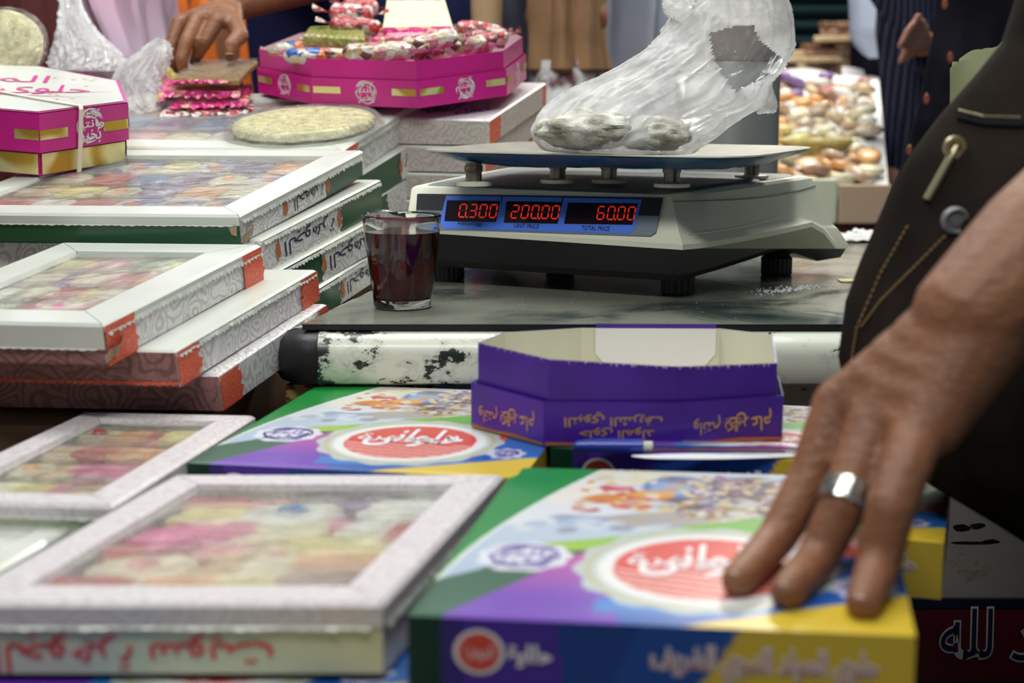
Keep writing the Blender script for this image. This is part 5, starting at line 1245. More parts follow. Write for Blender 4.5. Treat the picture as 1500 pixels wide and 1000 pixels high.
# market stall behind
YS = 3.05
def stallP(px, py): return P(px, py, YS)
zb1 = stallP(1200, 328).z; zt1 = stallP(1200, 268).z; xs0 = stallP(1130, 300).x
r = root('market_stall', 'tan and cream fronted stall table holding loose sweets in the background', 'stall', (1.1, 3.3, FZ))
XR = stallP(1306, 300).x
def xr(y): return XR+(y-YS)*.20
part('table_top', MB().prism([(xs0-.1, YS+.01), (XR, YS+.01), (xr(3.95), 3.95), (xs0-.1, 3.95)], zb1-.03, zb1, 'maroon_paint'), r)
part('table_skirt', MB().box(xs0-.1, XR-.01, YS+.03, YS+.05, FZ, zb1-.03, 'maroon_paint'), r, label='dark maroon skirt')
xm = stallP(1229, 300).x
part('cream_panel', MB().box(xs0-.1, xm-.003, YS, YS+.02, zb1, zt1+.008, 'mint_board'), r, bevel=.004, label='cream front board')
part('tan_panel', MB().box(xm, XR, YS, YS+.02, zb1, zt1-.004, 'tan_board'), r, bevel=.003, label='tan front board')
part('tray_bed', MB().add([(xs0-.1, YS+.02, zt1-.03), (XR, YS+.02, zt1-.03), (xr(3.95), 3.95, zt1+.22), (xs0-.1, 3.95, zt1+.22), (xs0-.1, YS+.02, zb1), (XR, YS+.02, zb1), (xr(3.95), 3.95, zb1), (xs0-.1, 3.95, zb1)],
    [(0, 1, 2, 3), (4, 5, 1, 0), (5, 6, 2, 1), (7, 6, 2, 3), (4, 7, 3, 0)], 'paper'), r, label='pale sloping display bed')
protos = {}
def lump(kind, i):
    mb = MB(); rr = random.Random(i); n = 12; ex = rr.choice([2, 2.6, 5]); a, b, h = rr.uniform(.020, .036), rr.uniform(.018, .03), rr.uniform(.010, .018); rings = []
    for (s, z) in [(.1, 1), (.75, .92), (1, .45), (1, -.3), (.7, -.9)]:
        rings.append([(a*s*math.copysign(abs(math.cos(2*PI*k/n))**(2/ex), math.cos(2*PI*k/n))*(1+.1*math.sin(k*3+i)), b*s*math.copysign(abs(math.sin(2*PI*k/n))**(2/ex), math.sin(2*PI*k/n)), z*h) for k in range(n)])
    mb.loft(rings, kind); return mb.mesh('loose_sweet', True)
kinds = ['sweet_brown', 'sweet_orange', 'sweet_nut', 'sweet_cream', 'sweet_white', 'sweet_purple', 'sweet_yellow', 'wrap_red', 'wrapper_shine']
mat('wrapper_shine', (.80, .74, .66), .12, c2=(.50, .30, .14), scale=40, coat=1.0, bump=.6, bscale=60)
KN = {'sweet_brown': 'dark brown date coloured sweet', 'sweet_orange': 'bright orange sweet', 'sweet_nut': 'golden nut sweet', 'sweet_cream': 'cream nougat sweet', 'sweet_white': 'white nougat sweet', 'sweet_purple': 'purplish wrapped sweet', 'sweet_yellow': 'yellow sweet', 'wrap_red': 'red and white wrapped sweet', 'wrapper_shine': 'glossy film wrapped sweet'}
lm = {k: [lump(k, j) for j in range(3)] for k in kinds}
rd = random.Random(21); nx, ny = 11, 14
for j in range(ny):
    for i in range(nx):
        t = (j+.5+rd.uniform(-.3, .3))/ny; y = YS+.05+t*.80; x = lerp(xs0-.06, xr(y)-.03, (i+.5+rd.uniform(-.35, .35))/nx)
        zz = zt1-.03+(y-YS-.02)/.93*.25+.016
        if t < .25: k = rd.choice(['sweet_nut', 'sweet_brown', 'wrapper_shine', 'sweet_orange', 'sweet_cream'])
        elif t < .55: k = 'sweet_orange' if x < .63 and rd.random() < .6 else rd.choice(['sweet_cream', 'wrapper_shine', 'sweet_yellow', 'sweet_nut', 'sweet_white'])
        elif t < .75: k = rd.choice(['sweet_orange', 'wrapper_shine', 'sweet_orange', 'sweet_cream', 'sweet_white'])
        else: k = rd.choice(['sweet_purple', 'sweet_brown', 'sweet_nut', 'wrap_red', 'sweet_white'])
        o = bpy.data.objects.new('loose_sweet', rd.choice(lm[k])); C.objects.link(o); o.location = (x, y, zz+(.012 if (i+j) % 3 == 0 else 0)); o.rotation_euler = (rd.uniform(-.4, .6), rd.uniform(-.4, .4), rd.uniform(0, 3))
        row = ('front' if t < .33 else 'middle' if t < .66 else 'rear')+(' left' if i < nx/2 else ' right')
        tagp(o, f"{KN[k]} in the {row} part of the background stall", 'sweet', f"{KN[k]}s in the {row} part of the background stall")
# shallow yellow tub in the stall
c = stallP(1232, 214)+Vector((0, .28, 0)); mb = MB().lathe([(.050, -.07), (.072, -.01), (.086, .0), (.086, .006), (.074, .006), (.066, -.004), (.02, -.006)], 'sweet_yellow', (c.x, c.y, c.z), 36)
thing('sweets_tub', mb, 'round yellow tub of sweets in the middle of the background stall', 'tub', smooth=True, angle=.6)
mat('lamp_glow', (1, .85, .6), .3, emit=0)
for i, (x0, x1, lab) in enumerate([(1142, 1232, 'left white paper sheet standing behind the stall sweets'), (1236, 1306, 'right white paper sheet standing behind the stall sweets')]):
    a, b = P(x0, 152, 3.93), P(x1, 160, 3.95)
    mb = MB().grid(lambda u, v: lerp(a, b, u)+Vector((0, .04*v+.01*math.sin(u*6), .085*v+.012*math.sin(u*3+i))), 12, 4, 'paper'); mb.grid(lambda u, v: lerp(a, b, u)+Vector((0, .002+.04*v+.01*math.sin(u*6), .085*v+.012*math.sin(u*3+i))), 12, 4, 'paper')
    thing('paper_sheet', mb, lab, 'paper', smooth=True)
# heap of brown bars farther back on a rack
r = root('rear_table', 'dark table at the back carrying the heap of brown bars', 'table', (1.15, 4.4, FZ)); zr = P(1200, 114, 4.3).z
part('table_top', MB().box(.75, 1.75, 4.22, 4.80, zr-.04, zr, 'maroon_paint'), r)
for (x, y) in [(.8, 4.2), (1.7, 4.2), (.8, 4.7), (1.7, 4.7)]: part('leg', MB().box(x-.02, x+.02, y-.02, y+.02, FZ, zr-.04, 'maroon_paint'), r)
bars = [MB().box(-.055, .055, -.02, .02, 0, .018, m).mesh('brown_bar', bevel=.004) for m in ('brown_bar_card', 'sweet_brown', 'sweet_nut') if m in M or mat(m, (.22, .12, .07), .4, c2=(.34, .2, .12), scale=30)]
for k in range(8):
    n = max(1, 8-k)
    if k > 6: n = 2
    for i in range(n):
        o = bpy.data.objects.new('brown_bar', rd.choice(bars)); C.objects.link(o)
        x = P(1226+8*(k > 3), 100, 4.35).x+(i-(n-1)/2)*.036*1.9*(.62); o.location = (x, 4.30+rd.uniform(-.03, .06), zr+.0195*k+.001); o.rotation_euler.z = rd.uniform(-.5, .5)
        lv = 'bottom' if k < 3 else 'middle' if k < 6 else 'top'
        tagp(o, f"brown sweet bar in the {lv} layers of the heap at the back", 'sweet', f"brown bars in the {lv} layers of the back heap")

# ================================================================== PEOPLE
def cone(bm, a, b, ra, rb, n=14):         # tapered capsule
    a, b = Vector(a), Vector(b); d = b-a; L = d.length
    if L < 1e-6: return
    q = d.to_track_quat('Z', 'Y').to_matrix().to_4x4(); rings = []
    for k in range(5): t = -PI/2+PI/2*k/4; rings.append((ra*math.cos(t), ra*math.sin(t)))
    for k in range(5): t = PI/2*k/4; rings.append((rb*math.cos(t), L+rb*math.sin(t)))
    vs = []
    for (r0, z) in rings: vs.append([bm.verts.new(a+(q@Vector((max(r0, 1e-5)*math.cos(2*PI*i/n), max(r0, 1e-5)*math.sin(2*PI*i/n), z)))) for i in range(n)])
    for j in range(len(vs)-1):
        for i in range(n): bm.faces.new((vs[j][i], vs[j][(i+1) % n], vs[j+1][(i+1) % n], vs[j+1][i]))
    bm.faces.new(vs[0][::-1]); bm.faces.new(vs[-1])
def flesh(name, segs, voxel, m, parent, org, smooth_it=6, extra=()):
    """one continuous skin from tapered capsules, fused by voxel remeshing"""
    bm = bmesh.new()
    for s in segs: cone(bm, *s)
    for (c, rx, ry, rz) in extra:
        mtx = Matrix.Translation(c) @ Matrix.Diagonal((rx, ry, rz, 1)); bmesh.ops.create_uvsphere(bm, u_segments=20, v_segments=14, radius=1, matrix=mtx)
    bmesh.ops.translate(bm, verts=bm.verts, vec=-org)
    me = bpy.data.meshes.new(name); bm.to_mesh(me); bm.free(); o = bpy.data.objects.new(name, me); C.objects.link(o)
    md = o.modifiers.new('r', 'REMESH'); md.mode = 'VOXEL'; md.voxel_size = voxel; md.use_smooth_shade = True
    s = o.modifiers.new('s', 'SMOOTH'); s.iterations = smooth_it; s.factor = .5
    dg = bpy.context.evaluated_depsgraph_get(); dg.update(); m2 = bpy.data.meshes.new_from_object(o.evaluated_get(dg)); o.modifiers.clear(); o.data = m2
    m2.name = name; m2.materials.clear(); m2.materials.append(M[m]); m2.polygons.foreach_set('use_smooth', [True]*len(m2.polygons)); o.parent = parent; return o
def cloth(rings, m, folds=9, amp=.012, seed=0, n=64, thick=None):
    """garment loft: rings (cx, cy, z, rx, ry)"""
    out = []
    R2 = []
    for i in range(len(rings)-1):
        for t in (0, .25, .5, .75): R2.append([lerp(rings[i][k], rings[i+1][k], t) for k in range(5)])
    R2.append(rings[-1])
    for (cx, cy, z, rx, ry) in R2:
        ring = []
        for k in range(n):
            th = 2*PI*k/n; w = 1+amp/.15*noise.noise(Vector((math.cos(th)*folds*.3+seed, math.sin(th)*folds*.3, z*2.2)))*2.2
            ring.append((cx+rx*w*math.cos(th), cy+ry*w*math.sin(th), z))
        out.append(ring)
    return MB().loft(out, m)
def person(label, x, y, garments, skin='skin', ht=1.68, arms=None, rot=0, sh=.19, hairm='hair', girth=1.0, tuck=False):
    z = lambda f: FZ+ht*f
    org = Vector((x, y, FZ)); r = root('person', label, 'person', org)
    hp, w = .095*girth, .115*girth; f = math.cos(rot), math.sin(rot)
    def X(a, b=0): return x+a*f[0]-b*f[1], y+a*f[1]+b*f[0]
    def V(a, b, zz): p = X(a, b); return Vector((p[0], p[1], zz))
    segs = [(V(0, 0, z(.53)), V(0, 0, z(.64)), .115*girth, .115*girth), (V(0, 0, z(.64)), V(0, 0, z(.76)), .12*girth, .125*girth), (V(-.08*girth, 0, z(.75)), V(.08*girth, 0, z(.75)), .09*girth, .09*girth), (V(-.14*girth, 0, z(.80)), V(.14*girth, 0, z(.80)), .06*girth, .06*girth),
            (V(0, .005, z(.81)), V(0, -.01, z(.88)), .055, .05)]
    for s in (-1, 1): segs += [(V(s*hp*.7, 0, z(.50)), V(s*.10*girth, -.01, z(.28)), .088*girth, .058*girth), (V(s*.10*girth, -.01, z(.28)), V(s*.10*girth, .01, z(.05)), .054*girth, .036), (V(s*.10*girth, .02, z(.035)), V(s*.11*girth, -.14, z(.018)), .038, .028)]
    ex = [(V(0, -.012, z(.935)), .074, .09, .108)]
    segs += [(V(0, -.088, z(.945)), V(0, -.112, z(.922)), .011, .016), (V(-.022, -.088, z(.900)), V(.022, -.088, z(.900)), .009, .009)]
    for s in (-1, 1): segs.append((V(s*.076, 0, z(.945)), V(s*.078, .004, z(.92)), .013, .010))
    for s in (-1, 1):
        sp = V(s*sh*.92, 0, z(.80))
        if arms and arms.get(s) is not None: el, wr = arms[s]
        elif tuck: el, wr = V(s*sh*.62, .01, z(.64)), V(s*.045, -.035, z(.60))
        else: el, wr = V(s*(sh+.05), .02, z(.63)), V(s*(sh+.03), -.06, z(.49))
        k_ = .8*girth if tuck else 1; segs += [(sp, el, .052*k_, .040*k_), (el, wr, .040*k_, .028*k_)]
        if arms and arms.get(s) is not None and arms.get('nohand') == s: continue
        d = (Vector(wr)-Vector(el)).normalized(); sd_ = d.cross(Vector((0, 1, .1))).normalized(); kn = Vector(wr)+d*.085
        segs += [(Vector(wr), Vector(wr)+d*.07+sd_*.022, .024, .017), (Vector(wr), Vector(wr)+d*.07-sd_*.022, .024, .017)]
        for q, ln in ((-.030, .058), (-.010, .075), (.010, .078), (.029, .068)): segs.append((Vector(wr)+d*.07+sd_*q, Vector(wr)+d*(.08+ln)+sd_*q*1.25+Vector((0, -.006, 0)), .0095, .0075))
        segs.append((Vector(wr)+d*.02+sd_*.02, Vector(wr)+d*.075+sd_*.058, .014, .009))
    flesh('body', segs, .011, skin, r, org, 3, ex)
    hb = MB(); rings = []
    for j in range(7):
        ph = PI*.62*j/6; rings.append([V(.082*math.sin(ph)*math.cos(2*PI*k/24)+1e-4, -.002+.098*math.sin(ph)*math.sin(2*PI*k/24)+.02*math.sin(ph), z(.943)+.116*math.cos(ph)) for k in range(24)])
    hb.loft(rings, hairm, cap=False); part('hair' if hairm == 'hair' else 'head_scarf', hb, r, smooth=True)
    for s in (-1, 1):
        for (m, rd_, dy) in (('white_ink', .0125, -.088), ('hair', .0065, -.0985)):
            c = V(s*.032, dy, z(.945)); part('eye', MB().lathe([(.0005, -rd_), (rd_*.7, -rd_*.7), (rd_, 0), (rd_*.7, rd_*.7), (.0005, rd_)], m, c, 10), r, smooth=True)
    for g in garments:
        nm, rg, m, sd_ = g[:4]; amp = g[4] if len(g) > 4 else .010
        part(nm, cloth([(X(a, b)[0], X(a, b)[1], z(zf) if nm != 'black_coat' else -zf, rx, ry) for (a, b, zf, rx, ry) in rg], m, seed=sd_, amp=amp), r, smooth=True)
    if not tuck:
        for s in (-1, 1):
            sp = V(s*sh*.90, 0, z(.80)); el, wr = (arms[s] if arms and arms.get(s) is not None else (V(s*(sh+.05), .02, z(.63)), V(s*(sh+.03), -.06, z(.49))))
            el, wr = Vector(el), Vector(wr); w2 = lerp(el, wr, .9 if not (arms and arms.get('short') == s) else .1)
            part('sleeve', MB().tube([sp, lerp(sp, el, .3), lerp(sp, el, .8), el, lerp(el, w2, .4), w2], [.072, .072, .062, .058, .056, .050], garments[0][2], 16), r, smooth=True)
    return r
def robe(rx=.20, ry=.15, fl=1.25, top=.83, bot=.04): return [(0, 0, top+.02, rx*.35, ry*.45), (0, 0, top, rx*.85, ry*.7), (0, 0, .76, rx, ry), (0, 0, .62, rx*.93, ry*.98), (0, 0, .50, rx*1.05, ry*1.1), (0, 0, .25, rx*1.12, ry*1.2), (0, 0, bot, rx*fl, ry*fl)]
def shirt(rx=.20, ry=.145, bot=.46): return [(0, 0, .85, rx*.35, ry*.45), (0, 0, .83, rx*.85, ry*.7), (0, 0, .76, rx, ry), (0, 0, .62, rx*.95, ry), (0, 0, bot, rx, ry*1.08)]
def trou(rx=.17, ry=.13, bot=.05): return [(0, 0, .56, rx, ry), (0, 0, .45, rx*1.02, ry*1.05), (0, 0, .25, rx*.95, ry*.95), (0, 0, bot, rx*.9, ry*.9)]
# woman in lilac and magenta lace
w1 = P(112, 40, 2.95)
person('person in a lilac veil over magenta lace at the far left', w1.x, 2.98, [('lace_robe', robe(.125, .11, 1.1), 'lace_cloth', 1, .02), ('lilac_veil', [(0.0, -.0, 1.02, .07, .07), (.0, .0, .92, .11, .12), (.05, -.0, .84, .13, .13), (.085, -.03, .765, .105, .12), (.125, -.05, .70, .085, .11), (.155, -.06, .655, .06, .09), (.165, -.06, .62, .03, .05)], 'veil_cloth', 5, .05)], ht=1.62, hairm='veil_cloth', girth=.72, sh=.12, tuck=True)
# orange garment
w = P(305, 60, 3.25); person('person in a bright orange robe behind the sesame bars', w.x, 3.40, [('orange_robe', robe(.185, .13, 1.05), 'orange_cloth', 3, .03)], ht=1.66, hairm='orange_cloth', tuck=True)
# navy shirt, reaching hand
w = P(500, 20, 3.0); wr = P(338, 8, 2.42); el = P(520, -45, 2.62)
def hand_down(segs, wrist, base, fingers, thumb, pr=.018):
    for (k, pts, rr_) in fingers:
        segs.append((wrist, k, pr, .0125))
        allp = [k]+pts
        for i in range(len(allp)-1): segs.append((allp[i], allp[i+1], rr_[i], rr_[i+1]))
# (the hand itself is built finger by finger)
wxy = (w.x+.01, 3.05)
r_navy = person('person in a dark navy shirt reaching for the sesame bars', wxy[0], wxy[1], [('shirt', shirt(.20, .15, .44), 'navy_cloth', 2), ('trousers', trou(), 'slate_cloth', 6)], 'skin', 1.72, arms={-1: (el, lerp(el, wr, .98)), 'nohand': -1, 'short': -1})
Yh = 2.36
segs = [(lerp(el, wr, .6), wr, .031, .026)]
K = [P(262, 34, Yh), P(290, 26, Yh-.01), P(318, 30, Yh-.015), P(345, 38, Yh-.01)]
hand_down(segs, wr, None, [(K[0], [P(250, 66, Yh-.02), P(252, 90, Yh-.02), P(256, 103, Yh-.01)], [.0115, .0105, .009, .0075]),
    (K[1], [P(272, 62, Yh-.04), P(266, 88, Yh-.05), P(269, 107, Yh-.045)], [.0125, .0115, .010, .008]),
    (K[2], [P(300, 62, Yh-.03), P(290, 78, Yh-.02), P(284, 90, Yh+.0)], [.0125, .0115, .010, .008]),
    (K[3], [P(352, 52, Yh-.03), P(338, 66, Yh-.05), P(336, 82, Yh-.055)], [.0145, .0135, .0115, .0095])], None)
for a, b in ((0, 1), (1, 2), (2, 3)): segs.append((lerp(K[a], wr, .15), lerp(K[b], wr, .15), .014, .014)); segs.append((lerp(K[a], wr, .5), lerp(K[b], wr, .5), .017, .017))
flesh('hand', segs, .0032, 'skin', r_navy, Vector((wxy[0], wxy[1], FZ)), 5)
tn = MB().lathe([(.0003, .0011), (.0045, .0009), (.006, 0)], 'nail', P(336, 79, Yh-.0655), 12); part('fingernail', tn, r_navy, smooth=True)
# slate trousered figure, brown and floral figure, pale robe
w = P(765, 60, 3.2); person('person in a dark slate coat between the tan bag and the brown figure', w.x, 3.3, [('coat', robe(.10, .10, 1.0), 'slate_cloth', 9, .03)], ht=1.78, sh=.09, girth=.62, tuck=True)
w = P(830, 60, 3.0); person('person in brown with a white floral skirt behind the scale', w.x, 3.0, [('brown_blouse', [(0, 0, .85, .05, .05), (0, 0, .83, .07, .07), (0, 0, .76, .072, .085), (0, 0, .72, .073, .085), (0, 0, .69, .080, .090), (0, 0, .685, .07, .08)], 'brown_cloth', 7, .025), ('floral_skirt', [(0, 0, .70, .066, .080), (0, 0, .655, .072, .09), (-.012, 0, .60, .085, .10), (-.02, 0, .3, .10, .11), (0, 0, .05, .11, .12)], 'floral_cloth', 8, .008)], ht=1.64, sh=.07, girth=.5, hairm='brown_cloth', tuck=True)
w = P(925, 60, 3.4); person('person in a pale blue-grey robe behind the plastic bag', w.x, 3.42, [('pale_robe', robe(.115, .12, 1.1), 'pale_cloth', 11, .03)], ht=1.74, sh=.11, girth=.7, tuck=True)
mb = MB().lathe([(.01, 0), (.028, .004), (.031, .10), (.028, .17), (.01, .19)], 'tan_cloth', (P(713, 20, 2.9).x, 2.9, P(713, 66, 2.9).z), 24, )
thing('cloth_bag', mb, 'tan cloth bag held up behind the right end of the magenta tray', 'bag', smooth=True)
w = P(30, 10, 2.75); mb = cloth([(w.x, 2.8, FZ+.0, .10, .10), (w.x, 2.8, 0, .09, .09), (w.x, 2.8, .3, .075, .08), (w.x, 2.8, .46, .06, .07)], 'maroon_cloth'); thing('maroon_bundle', mb, 'dark maroon draped cloth standing behind the pale nutty disc', 'cloth', smooth=True)
# right side: suited men
w = P(1290, 40, 3.9); person('person in a pale blue shirt and dark jacket at the back right', w.x+.09, 4.02, [('jacket', shirt(.135, .12, .42), 'black_cloth', 4), ('shirt_front', [(-.06, -.03, .84, .03, .05), (-.095, -.03, .78, .055, .10), (-.10, -.03, .71, .042, .10), (-.085, -.03, .68, .02, .08)], 'shirt_cloth', 5), ('trousers', trou(.12, .12), 'black_cloth', 7)], 'skin_light', 1.72, sh=.11, girth=.75, tuck=True)
w = P(1395, 40, 3.45); hp = P(1322, 48, 3.25)
person('person in a navy pinstripe suit with a raised hand', P(1362, 100, 3.45).x, 3.5, [('pinstripe_jacket', [(0, 0, .85, .06, .06), (0, 0, .83, .10, .10), (0, 0, .76, .115, .12), (.0, 0, .70, .115, .12), (.0, 0, .65, .10, .12), (.02, 0, .55, .10, .12), (.04, 0, .42, .11, .12)], 'pinstripe_cloth', 12), ('trousers', [(.05, 0, .50, .09, .10), (.05, 0, .05, .09, .10)], 'black_cloth', 3)], 'skin_light', 1.75, sh=.12, girth=.7,
       arms={-1: (P(1376, 84, 3.40), P(1350, 62, 3.22)), 1: (P(1400, 120, 3.5), P(1400, 200, 3.5))})
cr_ = []
cx0 = P(1440, 100, 2.75).x+.05; ht_ = 1.74
for (py, lx, ry) in [(-230, 1405, .06), (-200, 1385, .09), (-100, 1380, .12), (0, 1374, .13), (60, 1368, .13), (100, 1360, .13), (150, 1352, .13), (200, 1340, .13), (250, 1326, .14), (290, 1312, .14), (330, 1302, .14), (420, 1290, .14), (700, 1290, .14), (980, 1300, .13)]:
    p = P(lx, py, 2.75); rr_x = (P(1600, 0, 2.75).x-p.x)/2 if py > -200 else .09; cr_.append((p.x+rr_x-cx0, 0, -p.z, rr_x, ry))
rc = person('person in a black coat with copper buttons behind the denim jacket', cx0, 2.75, [('black_coat', cr_, 'black_cloth', 14, .006)], 'skin_light', ht_, girth=.75, sh=.12, tuck=True)
mat('copper_button', (.22, .06, .03), .5)
for (px, py) in [(1392, 84), (1357, 145), (1332, 220), (1384, 6)]:
    c = P(px, py, 2.645); part('button', MB().lathe([(.0005, -.004), (.004, -.004), (.0052, 0), (.004, .004), (.0005, .004)], 'copper_button', c, 14, lambda x, y, z, c=c: (x, c.y+(z-c.z), c.z+(y-c.y)*2)), rc, smooth=True)
# folded pale green papers held at the right
Yg = 1.75
q = [P(1392, 100, Yg), P(1470, 72, Yg), P(1475, 190, Yg), P(1393, 185, Yg)]
r = root('folded_cloth', 'folded pale green cloth between the black coat and the denim jacket', 'cloth', sum(q, Vector())/4)
for k in range(4):
    d = Vector((.006*k, .009*k, .004*k)); mb = MB().grid(lambda u, v: lerp(lerp(q[3], q[2], u), lerp(q[0], q[1], u), v)+d+Vector((0, .006*math.sin(u*5+k)-.004*v, .004*math.sin(u*8+k*2))), 16, 12, 'olive_cloth')
    mb.grid(lambda u, v: lerp(lerp(q[3], q[2], u), lerp(q[0], q[1], u), v)+d+Vector((0, .005+.006*math.sin(u*5+k)-.004*v, .004*math.sin(u*8+k*2))), 16, 12, 'olive_cloth'); part('fold', mb, r, smooth=True)

# ------------------------------------------------------------------ the seller in the denim jacket, his left hand on the box
px0 = .62; org = Vector((px0, 1.16, FZ)); r = root('person', 'person in a dark denim jacket pressing a ringed hand on the colourful box', 'person', org)
Pj = lambda x, y, Y: P(x, y, Y)
wrist = P(1425, 462, .945); elbow = P(1715, 225, 1.0); shoulder = Vector((.70, 1.14, .50))
zt = ZT+.0005
tipM, tipR, tipL = PZ(1080, 850, zt+.008), PZ(1152, 868, zt+.008), PZ(1264, 884, zt+.007)
KM, KR, KL, KI = P(1228, 590, .965), P(1278, 618, .935), P(1342, 640, .905), P(1262, 560, 1.0)
fing = [(KM, [P(1188, 700, .945), P(1138, 788, .925), tipM], [.0172, .0156, .0134, .0108]),
        (KR, [P(1238, 735, .905), P(1196, 820, .895), tipR], [.0172, .0156, .0136, .0108]),
        (KL, [P(1304, 745, .872), P(1286, 830, .866), tipL], [.0170, .0156, .0138, .0108]),
        (KI, [P(1240, 640, 1.015), P(1236, 700, 1.0), P(1248, 740, .975)], [.0155, .0140, .0120, .0100])]
hs = []
for (k, pts, rr_) in fing:
    hs.append((wrist, k, .024, .0165)); al = [k]+pts
    for i in range(3): hs.append((al[i], al[i+1], rr_[i], rr_[i+1]))
for a, b in ((KI, KM), (KM, KR), (KR, KL)):
    for t, q in ((.06, .0150), (.25, .019), (.45, .022), (.65, .025), (.85, .027)): hs.append((lerp(a, wrist, t), lerp(b, wrist, t), q, q))
hs.append((lerp(KL, wrist, .15)+Vector((.004, 0, -.004)), lerp(wrist, KL, .05)+Vector((.004, 0, -.006)), .021, .036))
th0 = lerp(wrist, KI, .30)+Vector((0, .02, -.012)); hs += [(wrist, th0, .024, .020), (th0, th0+Vector((-.012, .012, -.045)), .018, .0145), (th0+Vector((-.012, .012, -.045)), th0+Vector((-.014, .0, -.078)), .0140, .0105)]
fa = [(wrist, lerp(wrist, elbow, .35), .039, .051), (lerp(wrist, elbow, .35), lerp(wrist, elbow, .75), .051, .056), (lerp(wrist, elbow, .75), elbow, .056, .052), (lerp(wrist, elbow, .1)+Vector((0, .01, -.006)), lerp(wrist, elbow, .5)+Vector((0, .02, -.008)), .030, .040), (elbow, shoulder, .050, .060)]
flesh('left_arm', hs+fa, .0030, 'skin', r, org, 7)
# rest of the body, out of frame but standing where he stands
z = lambda f: FZ+1.72*f
hipc, chest = Vector((.64, 1.22, z(.53))), Vector((.63, 1.22, z(.75)))
bs = [(hipc, Vector((.62, 1.22, z(.64))), .10, .10), (Vector((.62, 1.22, z(.64))), chest, .10, .10), (Vector((.52, 1.21, z(.785))), Vector((.74, 1.21, z(.785))), .055, .055), (Vector((.60, 1.17, z(.82))), Vector((.58, 1.14, z(.89))), .055, .05)]
for s in (-1, 1): bs += [(Vector((.60+s*.09, 1.2, z(.50))), Vector((.68+s*.10, 1.2, z(.28))), .09, .06), (Vector((.68+s*.10, 1.2, z(.28))), Vector((.70+s*.10, 1.22, z(.05))), .056, .038), (Vector((.70+s*.10, 1.22, z(.035))), Vector((.70+s*.11, 1.08, z(.018))), .038, .03)]
bs += [(Vector((.78, 1.2, z(.79))), Vector((.86, 1.2, z(.62))), .052, .042), (Vector((.86, 1.2, z(.62))), Vector((.84, 1.12, z(.50))), .040, .028), (Vector((.84, 1.12, z(.50))), Vector((.835, 1.09, z(.45))), .026, .02)]
for q in (-.028, -.009, .010, .028): bs.append((Vector((.835+q, 1.09, z(.45))), Vector((.835+q*1.1, 1.07, z(.41))), .0095, .0075))
bs.append((Vector((.81, 1.10, z(.48))), Vector((.79, 1.07, z(.45))), .012, .009)); bs += [(Vector((.575, 1.045, z(.945))), Vector((.572, 1.02, z(.922))), .011, .016)]
for s in (-1, 1): bs.append((Vector((.575+s*.076, 1.13, z(.945))), Vector((.575+s*.078, 1.135, z(.92))), .013, .010))
flesh('body', bs, .010, 'skin', r, org, 3, [(Vector((.575, 1.125, z(.935))), .074, .09, .108)])
rings = []
for j in range(7):
    ph = PI*.6*j/6; rings.append([(.575+.084*math.sin(ph)*math.cos(2*PI*k/24)+1e-4, 1.15+.098*math.sin(ph)*math.sin(2*PI*k/24), z(.943)+.118*math.cos(ph)) for k in range(24)])
part('hair', MB().loft(rings, 'hair', cap=False), r, smooth=True)
# jacket: left outline follows the photograph at its own depth
Yj = 1.10; jr = []
for (py, lx, ry) in [(-330, 1680, .06), (-290, 1610, .11), (-200, 1560, .13), (-100, 1535, .14), (0, 1510, .14), (60, 1490, .14), (110, 1448, .14), (170, 1392, .13), (230, 1345, .13), (290, 1312, .13), (390, 1268, .13), (450, 1245, .13), (530, 1233, .13), (600, 1245, .125), (680, 1300, .12), (720, 1365, .115), (760, 1435, .11), (800, 1500, .10)]:
    p = P(lx, py, Yj+.10); rx = (.86-p.x)/2 if py > -280 else .10
    jr.append((p.x+rx, Yj+.115, p.z, rx, ry+.015))
jk = part('denim_jacket', cloth(jr, 'denim', folds=7, amp=.008, seed=2, n=90), r, smooth=True, label='dark faded denim jacket')
bm_b = cloth([(.66, 1.21, .0, .16, .12), (.68, 1.21, -.2, .19, .14), (.69, 1.21, -.5, .20, .14), (.69, 1.21, FZ+.08, .20, .13)], 'black_cloth', seed=4); part('trousers', bm_b, r, smooth=True)
def onjk(px, py, d=.002):                 # point on the jacket surface along the photo ray
    bpy.context.view_layer.update(); o = Vector((0, 0, CAMZ)); dr = ray(px, py).normalized(); hit, loc, nn, _ = jk.ray_cast(o-org, dr)
    return (loc+org-dr*d, nn) if hit else (P(px, py, 1.05), Vector((0, -1, 0)))
def along(pts, k=10, d=.002):
    out = []
    for i in range(len(pts)-1):
        for t in range(k): out.append(onjk(lerp(pts[i][0], pts[i+1][0], t/k), lerp(pts[i][1], pts[i+1][1], t/k), d)[0])
    out.append(onjk(*pts[-1], d)[0]); return out
part('yoke_seam', MB().tube(along([(1403, 172), (1440, 181), (1499, 184)]), .0018, 'black_cloth', 8), jk, smooth=True)
mb = MB()
def dashes(mb, pts, m, rad=.0009, k=26):
    al = along(pts, k, .0035)
    for i in range(0, len(al)-2, 3): mb.tube([al[i], al[i+1], al[i+2]], rad, m, 5)
dashes(mb, [(1405, 161), (1440, 170), (1499, 172)], 'brass'); part('stitching', mb, jk); mb = MB(); dashes(mb, [(1330, 330), (1290, 400), (1255, 480), (1245, 540)], 'stitch'); part('stitching', mb, jk); mb = MB(); dashes(mb, [(1385, 345), (1330, 400), (1290, 440), (1260, 480)], 'stitch')
part('stitching', mb, jk)
mb = MB().tube(along([(1358, 292), (1375, 262), (1395, 226), (1404, 206)], 6, .003), [.0036]*19, 'brass', 8); part('zip_pull', mb, jk, smooth=True, label='brass zip pull')
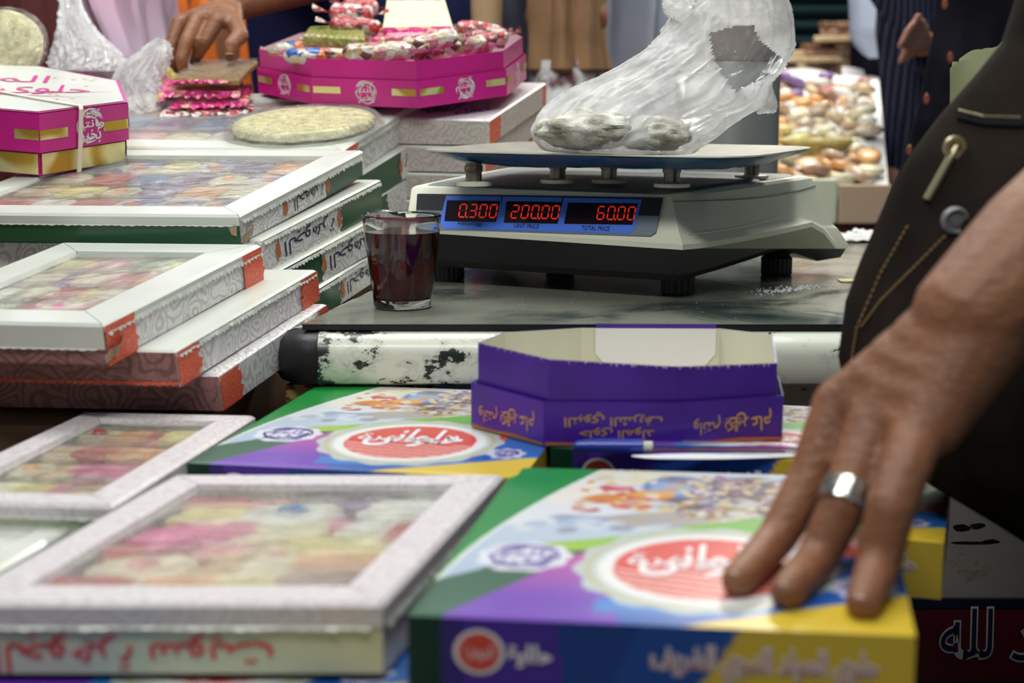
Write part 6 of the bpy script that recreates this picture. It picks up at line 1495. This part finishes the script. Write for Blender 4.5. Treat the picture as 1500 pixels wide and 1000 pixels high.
c, _ = onjk(1398, 216, .004); mb = MB().lathe([(.0045, -.001), (.0085, -.001), (.0095, .001), (.0085, .004), (.0045, .004), (.0045, -.001)], 'brass', c, 20, lambda x, y, z, c=c: (x, c.y-(z-c.z), c.z+(y-c.y))); part('zip_ring', mb, jk, smooth=True)
c, _ = onjk(1400, 323, .004); mb = MB().lathe([(.0005, .003), (.004, .003), (.0045, .0015), (.0075, .002), (.009, .004), (.0105, .002), (.011, -.003)], 'dull_steel', c, 24, lambda x, y, z, c=c: (x, c.y-(z-c.z), c.z+(y-c.y))); part('snap_button', mb, jk, smooth=True, label='dull metal snap button')
# sleeve of the jacket pushed up past the elbow
part('sleeve', MB().tube([lerp(elbow, wrist, -.02), elbow, lerp(elbow, shoulder, .3), lerp(elbow, shoulder, .8), shoulder], [.066, .070, .076, .086, .090], 'denim', 20), r, smooth=True)
# ring and nails
a, b = KR, fing[1][1][0]; ax = (b-a).normalized(); cR = lerp(a, b, .93); u = ax.orthogonal().normalized(); v = ax.cross(u); mb = MB(); n = 36; rings = []
for (q, d) in [(.0160, -.0075), (.0172, -.0068), (.0175, 0), (.0172, .0068), (.0160, .0075)]:
    rings.append([cR+ax*(d+.0006*math.sin(k*2.0))+(u*math.cos(2*PI*k/n)+v*math.sin(2*PI*k/n))*(q+.0005*(k % 3 == 0)) for k in range(n)])
part('finger_ring', mb.loft(rings, 'silver', cap=False), r, smooth=True, label='broad engraved silver ring')
for (k, pts, rr_), tl in zip(fing[:3], (tipM, tipR, tipL)):
    d = (pts[2]-pts[1]).normalized(); nrm_ = Vector((-.30, -.45, .82)); nrm_ -= d*nrm_.dot(d); nrm_.normalize(); s = d.cross(nrm_); c = pts[2]+d*.0005+nrm_*.0088
    def nl(uu, vv): a = (uu-.5)*2; b_ = (vv-.5)*2; return c+s*a*.0058*(1-.15*b_*b_)+d*b_*.0068*(1-.2*a*a)-nrm_*(.0026*a*a+.0012*max(0, b_)**2)
    part('fingernail', MB().grid(nl, 8, 8, 'nail'), r, smooth=True)
